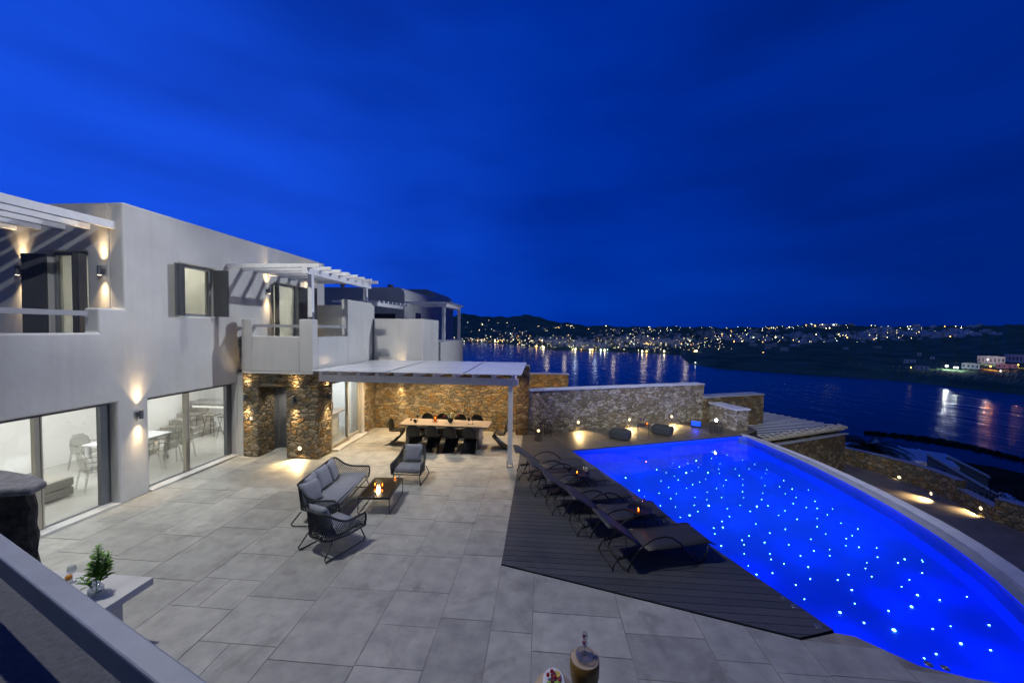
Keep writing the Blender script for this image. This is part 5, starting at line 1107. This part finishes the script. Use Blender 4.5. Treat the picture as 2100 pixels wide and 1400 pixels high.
g = MB(); g.box((-6.5, 16.201, 1.0), (-4.45, 21, 3.3)); g.build('terrace', plaster, nh, no)
for (x, y) in ((-10.2, 18.4), (-8.0, 19.2)):
    g = MB(); g.tube([(x, y, 5.9), (x, y, 6.08)], .09, 10); g.lathe([(.14, 6.08), (.16, 6.12), (.16, 6.2), (0, 6.22)], (x, y, 0), 12); g.build('chimney_cap', grey_frame, nh, no)
np_ = thing('neighbour_pergola', 'bluish white pergola with two posts on the neighbouring terrace', 'pergola', (-4.8, 18.2, 3.5)); po_ = (-4.8, 18.2, 3.5)
for (x, y) in ((-4.80, 18.0), (-4.62, 20.6)): g = MB(); g.box((x - .07, y - .07, 3.3), (x + .07, y + .07, 4.98)); g.build('post', white_wood, np_, po_)
g = MB(); g.box((-4.92, 17.7, 4.981), (-4.6, 21.0, 5.14)); g.build('beam', white_wood, np_, po_)
for i in range(7): y = 17.8 + i * .5; g = MB(); g.box((-6.76, y - .06, 5.141), (-4.40, y + .06, 5.22)); g.build('rafter', white_wood, np_, po_)
np2 = thing('neighbour_pergola', 'bluish pergola rafters seen between the balcony and the rounded house', 'pergola', (-8.5, 16.5, 5))
po2 = (-8.5, 16.5, 5)
for i in range(8): y = 15.4 + i * .32; g = MB(); g.box((-9.0, y - .05, 5.0), (-6.9 + .06 * i, y + .05, 5.08)); g.build('rafter', white_wood, np2, po2)
g = MB(); g.bar((-7.0, 15.3, 4.92), (-6.9, 17.98, 4.92), .12, .15); g.build('beam', white_wood, np2, po2)
g = MB(); g.box((-9.3, 15.01, 2.9), (-6.9, 17.9, 4.3)); g.build('low_wall', plaster, np2, po2)
# ================================================================ sea, hills, far town
SEA = -40.0
g = MB(); g.bm.faces.new([g.bm.verts.new(p) for p in ((-9000, 60, SEA), (9000, 60, SEA), (9000, 12000, SEA), (-9000, 12000, SEA))])
g.quad((-9000, -2000, SEA), (9000, -2000, SEA), (9000, 60, SEA), (-9000, 60, SEA))
tag(g.build('sea', sea_m), kind='structure')
def interp(tab, x):
    if x <= tab[0][0]: return tab[0][1]
    for (a, b), (c, d) in zip(tab, tab[1:]):
        if x <= c: return b + (d - b) * (x - a) / (c - a)
    return tab[-1][1]
shore_t = [(-800, 704), (900, 702), (1000, 703), (1060, 707), (1130, 717), (1300, 723), (1395, 727), (1412, 746), (1480, 756), (1560, 762), (1650, 768), (1750, 774), (1850, 781), (1950, 793), (2100, 810), (2600, 850)]
sky_t = [(-800, 646), (860, 656), (905, 652), (950, 643), (966, 646), (1010, 649), (1040, 651), (1075, 644), (1100, 650), (1150, 661), (1200, 667), (1300, 670), (1420, 670), (1500, 672), (1600, 669), (1690, 664), (1800, 669), (1900, 669), (2000, 667), (2100, 666), (2600, 655)]
def land_pt(px, t, lift=0.0):
    ys, yt = interp(shore_t, px), interp(sky_t, px)
    s0 = P(px, ys, SEA); d0 = math.hypot(s0.x, s0.y); dr = d0 * (2.1 if px < 1400 else 2.1 + min(1, (px - 1400) / 30) * 2.2)
    yt += 1.2 * math.sin(px * .09) + .8 * math.sin(px * .23 + 1)
    py = ys + (yt - ys) * (t ** .85)
    if 0 < t < 1: py += 2.0 * math.sin(px * .021 + t * 7) * math.sin(math.pi * t) + 1.4 * math.sin(px * .07 + t * 13) * math.sin(math.pi * t)
    if px > 1405: py = min(py, ys) - (8 * min(1, t / .06) * max(0, 1 - t * 1.5) * min(1, (px - 1405) / 60))
    d = d0 * (dr / d0) ** t
    v = ray(px, py); k = (d + lift * 0) / math.hypot(v.x, v.y)
    return Vector((v.x * k, v.y * k, CAMH + v.z * k))
g = MB(); rows = []
cols = [-800 + i * 20 for i in range(80)] + [800 + i * 5 for i in range(281)] + [2220, 2300, 2400, 2600]
rn_ = random.Random(4)
for j in range(41):
    t = j / 40
    row = []
    for px in cols:
        p = land_pt(px, t)
        if 0 < j < 40: p.z += rn_.uniform(-1, 1) * .0007 * math.hypot(p.x, p.y)
        row.append(p)
    rows.append(row)
rows.append([Vector((p.x * 1.25, p.y * 1.25, p.z - 60)) for p in rows[-1]])
rows.insert(0, [Vector((p.x * .995, p.y * .995, SEA - 3)) for p in rows[0]])
g.grid(rows); tag(g.build('hills', land_m), kind='structure')
# white cube houses of the town: three shapes, many copies
def house_mesh(v):
    g = MB(); 
    if v == 0: g.box((-4, -3, -2), (4, 3, 3.2)); g.box((-4, -3, 3.2), (0.5, 3, 5.6))
    elif v == 1: g.box((-6, -3, -2), (6, 3, 3)); g.box((1, -2.5, 3), (5.5, 2.5, 5.8)); g.box((-6.2, -3.2, -2), (-5.9, 3.2, 3.4))
    else: g.box((-3, -3, -2), (3, 3, 6)); g.box((3, -2.6, -2), (6, 2.6, 2.8))
    nf = len(g.bm.faces)
    for (x, z) in ((-2.5, .6), (0, .6), (2.4, .6), (-2, 3.8)): g.box((x - .5, -3.06, z), (x + .5, -3.03, z + 1.4))
    me = bpy.data.meshes.new('town_house'); bmesh.ops.recalc_face_normals(g.bm, faces=g.bm.faces[:]); g.bm.to_mesh(me); g.bm.free(); me.materials.append(far_white); me.materials.append(far_dark)
    for p in me.polygons:
        if p.index >= nf: p.material_index = 1
    return me
HM = [house_mesh(i) for i in range(3)]
rt_ = random.Random(21)
# clusters: (px, py-centre, px-spread, py-spread, houses, lights)
CL = [(1140, 700, 40, 8, 30, 42), (1200, 705, 45, 9, 40, 55), (1290, 700, 70, 11, 48, 62), (1380, 700, 60, 11, 42, 46), (1460, 690, 50, 12, 18, 34), (1540, 692, 55, 12, 26, 36), (1640, 695, 60, 10, 22, 24), (1690, 668, 40, 3, 4, 26), (1780, 692, 70, 8, 24, 30), (1840, 680, 70, 8, 20, 34), (1960, 685, 70, 7, 26, 16), (1050, 690, 40, 8, 10, 26), (990, 697, 45, 4, 3, 34), (930, 696, 30, 3, 2, 16), (1150, 672, 40, 5, 3, 18), (1330, 677, 90, 5, 6, 40), (1000, 670, 60, 10, 3, 12), (1600, 672, 110, 3, 5, 26), (1900, 671, 150, 2, 4, 14)]
LIGHTS = []; nhs = 0; GLOW = []
def on_land(px, py):
    ys, yt = interp(shore_t, px), interp(sky_t, px)
    py = min(ys - 1.2, max(yt + .6, py)); t = max(.012, min(.995, ((ys - py) / (ys - yt)))) ** (1 / .85)
    return land_pt(px, t)
for (cx, cy, sx, sy, nh_, nl) in CL:
    for i in range(nh_):
        p = on_land(cx + rt_.gauss(0, sx * .5), cy + rt_.gauss(0, sy * .6)); 
        if nhs >= 298: break
        nhs += 1; o = bpy.data.objects.new('town_house', HM[rt_.randrange(3)]); S.collection.objects.link(o); o.location = p
        s_ = max(.6, math.hypot(p.x, p.y) / 1500) * rt_.uniform(1.0, 2.0) * (1.0 if cx < 1400 else .9); o.scale = (s_, s_, s_ * .8); o.rotation_euler = (0, 0, rt_.uniform(-.5, .5) - math.atan2(p.x, p.y))
        tag(o, 'tiny white cube house among the lights of the town across the bay', 'house', 'town houses across the bay')
    for i in range(nl):
        px = cx + rt_.gauss(0, sx * .55); p = on_land(px, cy + rt_.gauss(0, sy * .65)); LIGHTS.append((p, rt_.random()))
for (cx, cy, sx, sy, nh_, nl) in CL:
    if nh_ < 24 or cx > 1400: continue
    for k in (-.45, .45):
        p = on_land(cx + sx * k, cy + 2); D = math.hypot(p.x, p.y)
        light('town_fill_glow', 'POINT', p - Vector((p.x, p.y, 0)).normalized() * 45 + Vector((0, 0, 32)), 5500 * (D / 1500), (.62, .78, 1.0) if nh_ % 3 else (1.0, .82, .55), None, shadow_soft_size=3)  # unseen lights added above the clusters to brighten the house fronts
for i in range(170): LIGHTS.append((on_land(rt_.uniform(1060, 1500), rt_.gauss(708, 5)), rt_.random() ** 1.5))
more = MB()
for (cx, cy, sx, sy, nh_, nl) in CL:
    for i in range(int(nh_ * 1.5)):
        p = on_land(cx + rt_.gauss(0, sx * .55), cy + rt_.gauss(0, sy * .6)); k_ = max(.6, math.hypot(p.x, p.y) / 1500) * rt_.uniform(.8, 1.6); q_ = Vector((p.y, -p.x, 0)).normalized() * (5 * k_)
        more.bar(p - q_ + Vector((0, 0, 1.2 * k_)), p + q_ + Vector((0, 0, 1.2 * k_)), 6 * k_, 5 * k_)
        if rt_.random() < .5: more.bar(p - q_ * .2 + Vector((0, 0, 4.6 * k_)), p + q_ * .7 + Vector((0, 0, 4.6 * k_)), 4 * k_, 2.4 * k_)
tag(more.build('town_houses', far_white), 'further small white houses packed between the lights across the bay', 'houses', None, 'stuff')
# the waterfront string of harbour lights
for i in range(60): LIGHTS.append((on_land(rt_.uniform(915, 1175), interp(shore_t, 1000) - rt_.uniform(1, 6)), rt_.random() * .8 + .2))
for px in (1100, 1115, 1210, 1215, 1232, 1317, 1326, 1362, 1425, 1428, 1240, 1180): LIGHTS.append((on_land(px, 722), 1.3))
tl_e = [emit('amber_town_light', (1.0, .52, .14), 12), emit('pale_town_light', (1.0, .84, .48), 13), emit('cool_town_light', (.75, 1.0, .9), 10)]
def ico(r):
    bm = bmesh.new(); bmesh.ops.create_icosphere(bm, subdivisions=1, radius=r); return bm
LM = []
for m in tl_e: bm = ico(1.0); me = bpy.data.meshes.new('town_light'); bm.to_mesh(me); bm.free(); me.materials.append(m); LM.append(me)
LIGHTS.sort(key=lambda q: -q[1])
rest = MB()
for i, (p, k) in enumerate(LIGHTS):
    D = math.hypot(p.x, p.y); r = D * .00046 * (.55 + 1.3 * k ** 4); p = p + Vector((0, 0, r + D * .0005))
    if i < 299:
        o = bpy.data.objects.new('town_light', LM[rt_.choice((0, 0, 1, 1, 1, 2))]); S.collection.objects.link(o); o.location = p; o.scale = (r, r, r)
        tag(o, 'tiny glowing lamp among the lights of the town across the bay', 'lamp', 'town lights across the bay')
    else:
        rest.ball(p, r, 4)
tag(rest.build('town_lights', tl_e[1]), 'faint scattered lights of the town across the bay', 'lights', None, 'stuff')
# farms and the lit harbour group on the near shore to the right
def far_building(name, lab, px, py, w, h, d_, mat, rz=0, win=True, group=None, cat='building'):
    p = on_land(px, py); t = thing(name, lab, cat, p, rz - math.atan2(p.x, p.y), group)
    g = MB(); g.box((-w/2, -d_/2, -3), (w/2, d_/2, h)); g.box((-w/2, -d_/2 - .2, h), (w/2, -d_/2 + .3, h + .5)); g.build('wall', mat, t)
    if win:
        for i in range(max(1, int(w / 3))): g = MB(); x = -w/2 + (i + .5) * w / max(1, int(w / 3)); g.box((x - .5, -d_/2 - .06, h * .3), (x + .5, -d_/2 - .01, h * .7)); g.build('window', far_dark, t)
    return t
for (px, py, w, h, lab) in ((1545, 712, 16, 7, 'white farmhouse on the headland slope, leftmost'), (1575, 720, 12, 12, 'tall white headland house with small belfry'), (1588, 716, 10, 9, 'narrow white house behind the tall headland house'), (1608, 725, 14, 7, 'low white house at the right end of the headland group'), (1735, 716, 9, 5, 'long low white farm alone on the open hillside'), (1800, 716, 14, 4, 'white farm building near the middle of the open hillside'), (1865, 748, 12, 5, 'white farmhouse above the bay, left of the floodlit quay'), (1885, 735, 5, 5, 'tiny white chapel above the farmhouse'), (1912, 741, 5, 4, 'small white hut right of the chapel'), (1890, 763, 12, 5, 'long white shed on the shore left of the quay light'), (1990, 762, 14, 7, 'white warehouse beside the floodlit quay'), (2065, 758, 16, 5, 'white boathouse at the far right of the shore')):
    far_building('white_farmhouse', lab, px, py, w * .9, h * .8, 8, far_white)
warehouse_e = emit('floodlit_facade', (.85, .55, .5), .8)
hb = far_building('harbour_warehouse', 'flat roofed warehouse with a bright floodlit front at the right shore', 2032, 747, 22, 10, 10, far_white)
hb2 = far_building('harbour_warehouse', 'orange lit flat roofed building at the right edge of the shore', 2082, 745, 18, 10, 10, far_white)
def flood(px, py, up_, r, col, s_, lab, e=0):
    p = on_land(px, py); D = math.hypot(p.x, p.y); t = thing('quay_lamp', lab, 'lamp', p, 0, None)
    g = MB(); g.tube([(0, 0, -2), (0, 0, up_)], .12, 6); g.build('pole', grey_frame, t); g = MB(); g.ball((0, 0, up_), r, 8); g.build('lamp_head', emit('quay_lamp_glass', col, s_), t)
    if e: light('lamp_light', 'POINT', (0, -1, up_), e, col, t, shadow_soft_size=.5)
flood(1941, 765, 4, .9, (.9, 1, .95), 40, 'brilliant white quay lamp on the right shore', 9000)
flood(1957, 765, 3, .55, (.9, 1, .95), 25, 'left of the pair of white lamps right of the brilliant quay lamp', 1500); flood(1963, 765, 3, .6, (.9, 1, .95), 25, 'right of the pair of white lamps right of the brilliant quay lamp', 1500)
flood(2031, 762, 4, .6, (1, .30, .06), 18, 'orange lamp in front of the floodlit warehouse', 9000); flood(2088, 757, 3, .5, (1, .5, .1), 14, 'amber lamp by the orange building at the right edge', 3000); flood(2025, 750, 7, .5, (1, .8, .75), 20, 'white lamp high on the warehouse front', 6000)
flood(1893, 762, 3, .5, (1, .6, .2), 16, 'amber shore lamp left of the quay', 0); flood(1868, 764, 2.5, .35, (1, .6, .2), 14, 'small amber shore lamp beside the long shed', 0); flood(1564, 707, 4, .7, (1, .5, .12), 12, 'amber lamp over the headland houses', 0); flood(1565, 729, 2, .45, (1, .6, .2), 12, 'amber lamp at the foot of the headland houses', 0); flood(2052, 768, 2, .45, (.9, .95, 1), 14, 'white lamp before the boathouse', 0)
flood(1426, 746, 1.5, .5, (.9, .95, 1), 10, 'white lamp on the rocky tip of the headland', 0)
# ---------------------------------------------------------------- the slope below the villa down to the near shore
g = MB(); rows = []; rr = random.Random(31)
def slope_z(r): return -3.0 - (r - 16) * .2 if r > 16 else -3.0
for j in range(50):
    r = 12 + 2.4 * j + .045 * j * j; row = []
    for i in range(110):
        a = R(-30 + i * 1.4); edge = 192 + 10 * math.sin(a * 9)
        z = slope_z(r) + (rr.uniform(-.25, .25) + .5 * math.sin(a * 23 + r * .3)) * min(1, (r - 12) / 10)
        if r > edge: z = min(z, SEA - 2)
        row.append((r * math.sin(a), r * math.cos(a), z))
    rows.append(row)
g.grid(rows); tag(g.build('coastal_slope', near_land), kind='structure')
# reef
g = MB(); rr = random.Random(8)
mid = [(1775, 888), (1830, 893), (1880, 899), (1940, 908), (1990, 917), (2040, 930), (2100, 945), (2160, 958)]
rows = []
for i, (px, py) in enumerate([(a, b) for a, b in mid]):
    pass
for k in range(90):
    px = 1772 + k * 4.6; py = interp(mid, px); wd = 2.2 + 5.0 * math.sin(math.pi * min(1, k / 70)) * rr.uniform(.6, 1.1)
    row = []
    for q in range(7):
        f = q / 6 - .5; p = P(px, py + f * wd * 2, SEA); row.append((p.x, p.y, SEA - .3 + (1 - (2 * f) ** 2) * rr.uniform(.5, 1.8)))
    rows.append(row)
g.grid(rows); tag(g.build('reef_rocks', near_land), kind='structure')
# white walls, house and palm below the drive
far_grey = simple('limewash_painted_shade', (.30, .31, .33), .9, var=.15)  # darker copy of the limewash, shade put into its colour
def block(name, lab, cat, p, size, rz, mat=far_white, rail=True):
    t = thing(name, lab, cat, p, rz); w, d_, h = size; g = MB(); g.box((-w/2, -d_/2, -4), (w/2, d_/2, h)); g.build('wall', mat, t)
    g = MB(); g.box((-w/2 - .1, -d_/2 - .1, h + .002), (w/2 + .1, d_/2 + .1, h + .25)); g.build('roof_edge', mat, t); return t
def at_dist(px, py, D): v = ray(px, py); k = D / math.hypot(v.x, v.y); return Vector((v.x * k, v.y * k, CAMH + v.z * k))
def at_slope(px, py):
    lo, hi = 14.0, 400.0; v = ray(px, py); h = math.hypot(v.x, v.y)
    f = lambda D: CAMH + v.z * D / h - slope_z(D)
    for _ in range(60):
        m = (lo + hi) / 2
        if f(m) > 0: lo = m
        else: hi = m
    return Vector((v.x * lo / h, v.y * lo / h, slope_z(lo)))
p = at_slope(1812, 972); wh = block('white_beach_house', 'low white flat roofed house with a lit doorway below the drive', 'house', p, (9.0, 5, 2.3), R(-35)); g = MB(); g.box((2.6, -2.62, .2), (3.2, -2.52, 1.5)); g.build('door', tl_e[0], wh)
p = at_slope(1752, 962); block('white_beach_house', 'white roof terrace of the house behind the palm', 'house', p, (9, 5, 2.2), R(-35))
p = at_slope(1793, 958); ch = thing('roof_turret', 'small pointed white chimney on the roof beside the palm', 'chimney', p); g = MB(); g.lathe([(.6, -1), (.6, 2.4), (.35, 3.1), (0, 3.8)], (0, 0, 0), 8); g.build('stack', far_white, ch)
for (px, py, L, sl, lab) in ((1915, 985, 6.5, -3.8, 'sloping white garden wall on the shore slope, leftmost'), (1932, 985, 4.5, -2.6, 'short sloping white wall second from the left'), (1946, 992, 5.5, -3.4, 'narrow sloping white wall third from the left'), (1968, 1000, 8.0, -5.0, 'tall sloping white wall in the middle of the slope'), (1980, 1006, 3.2, -1.6, 'small white wall block right of the tall one'), (2008, 1022, 7.5, -4.8, 'large sloping white wall nearest the shore scrub')):
    p = at_slope(px, py); p.z += 2.6; t = thing('sloping_wall', lab, 'wall', p, R(-35), 'sloping white garden walls')
    g = MB(); vs = [(-L*.4, -.2, .5), (L*.4, -.2, sl * .8 + .3), (L*.4, -.2, sl - 3), (-L*.4, -.2, -5), (-L*.4, .2, .5), (L*.4, .2, sl * .8 + .3), (L*.4, .2, sl - 3), (-L*.4, .2, -5)]
    V_ = [g.bm.verts.new(v) for v in vs]
    for f in ((0,1,2,3), (7,6,5,4), (0,4,5,1), (1,5,6,2), (2,6,7,3), (3,7,4,0)): g.bm.faces.new([V_[i] for i in f])
    g.build('wall_body', far_grey, t); c = MB(); c.bar((-L*.42, 0, .56), (L*.42, 0, sl * .8 + .36 - .03 * sl), .8, .12); c.build('coping', far_white, t)
for (pts_, lab) in (([(1845, 972), (1892, 988)], 'long white kerb wall running down behind the drive wall'), ([(1890, 995), (1965, 1015)], 'white kerb wall behind the dark post'), ([(2058, 1028), (2078, 1045), (2120, 1058)], 'curved pale path wall at the right photo edge')):
    ps = [at_slope(a, b) + Vector((0, 0, .3)) for a, b in pts_]; t = thing('garden_kerb', lab, 'wall', ps[0]); g = MB()
    for u, v in zip(ps, ps[1:]): g.bar(u - ps[0], v - ps[0], .5, .9)
    g.build('kerb', far_white, t)
for (px, y0, y1, m, lab) in ((1819, 943, 975, far_dark, 'dark thin post beside the white beach house'), (1886, 948, 985, far_white, 'pale square post on the slope behind the drive'), (1917, 962, 1006, far_dark, 'thick dark post behind the dip of the drive wall')):
    p0 = at_dist(px, y1, 26); p1 = at_dist(px, y0, 26); t = thing('garden_post', lab, 'post', p0); g = MB(); h = p1.z - p0.z; w_ = .22 if px < 1900 else .38
    g.box((-w_/2, -w_/2, -2), (w_/2, w_/2, h), .01); g.build('shaft', m, t); g = MB(); g.box((-w_/2 - .03, -w_/2 - .03, h + .002), (w_/2 + .03, w_/2 + .03, h + .06)); g.build('cap', m, t)
def palm(p, h, L, lab):
    t = thing('palm_tree', lab, 'palm tree', p); g = MB(); g.tube([(0, 0, -3), (.05, 0, -1), (0, 0, h)], [.3, .22, .2], 8); g.build('trunk', dark_rock, t)
    g = MB(); rr = random.Random(2)
    for i in range(60):
        a = rr.random() * 6.28; e = rr.uniform(-.2, 1.2); pts_ = []
        for k in range(8):
            s_ = k / 7; pts_.append(Vector((math.cos(a) * L * s_ * math.cos(e * (1 - s_)), math.sin(a) * L * s_ * math.cos(e * (1 - s_)), h + L * (math.sin(e) * s_ - .75 * s_ * s_))))
        for u, v in zip(pts_, pts_[1:]):
            d = (v - u).normalized(); sd = d.cross(Vector((0, 0, 1))).normalized()
            for sg in (-1, 1):
                for q in (0, .25, .5, .75): b_ = u.lerp(v, q); g.bm.faces.new([g.bm.verts.new(z) for z in (b_, b_ + d * .12, b_ + sd * (sg * .34) + d * .3 - Vector((0, 0, .15)))])
    g.build('crown', simple('palm_leaf', (.02, .045, .015), .7, var=.4), t)
palm(at_slope(1776, 968) + Vector((0, 0, .5)), 2.0, 3.2, 'small dark palm tree in front of the white beach house')
def shrub(p, r, lab, n=260):
    t = thing('shrub', lab, 'shrub', p); g = MB(); rr = random.Random(int(abs(p.x * 100)))
    for i in range(n):
        v = Vector((rr.gauss(0, 1), rr.gauss(0, 1), abs(rr.gauss(0, .7)))).normalized() * r * rr.uniform(.5, 1); d = Vector((rr.uniform(-1, 1), rr.uniform(-1, 1), rr.uniform(-.5, 1))).normalized() * .16; e = d.cross(Vector((0, 0, 1))).normalized() * .05
        g.quad(v - d, v + e, v + d, v - e)
    g.build('foliage', leafd, t); g = MB(); g.tube([(0, 0, -1), (0, 0, r * .5)], [.05, .02], 6); g.build('stem', dark_rock, t)
leafd = simple('dark_scrub_leaf', (.02, .035, .012), .8, var=.5)
for (px, py, D, r, lab) in ((2030, 1040, 27, 1.7, 'dark scrubby bush behind the right drive wall'), (2070, 1052, 26, 1.9, 'broad dark bush at the right photo edge above the drive wall'), (1948, 1022, 30, 1.5, 'dark bush behind the dark post'), (1750, 972, 40, 1.6, 'dark bush left of the palm')): shrub(at_slope(px, py), r, lab)
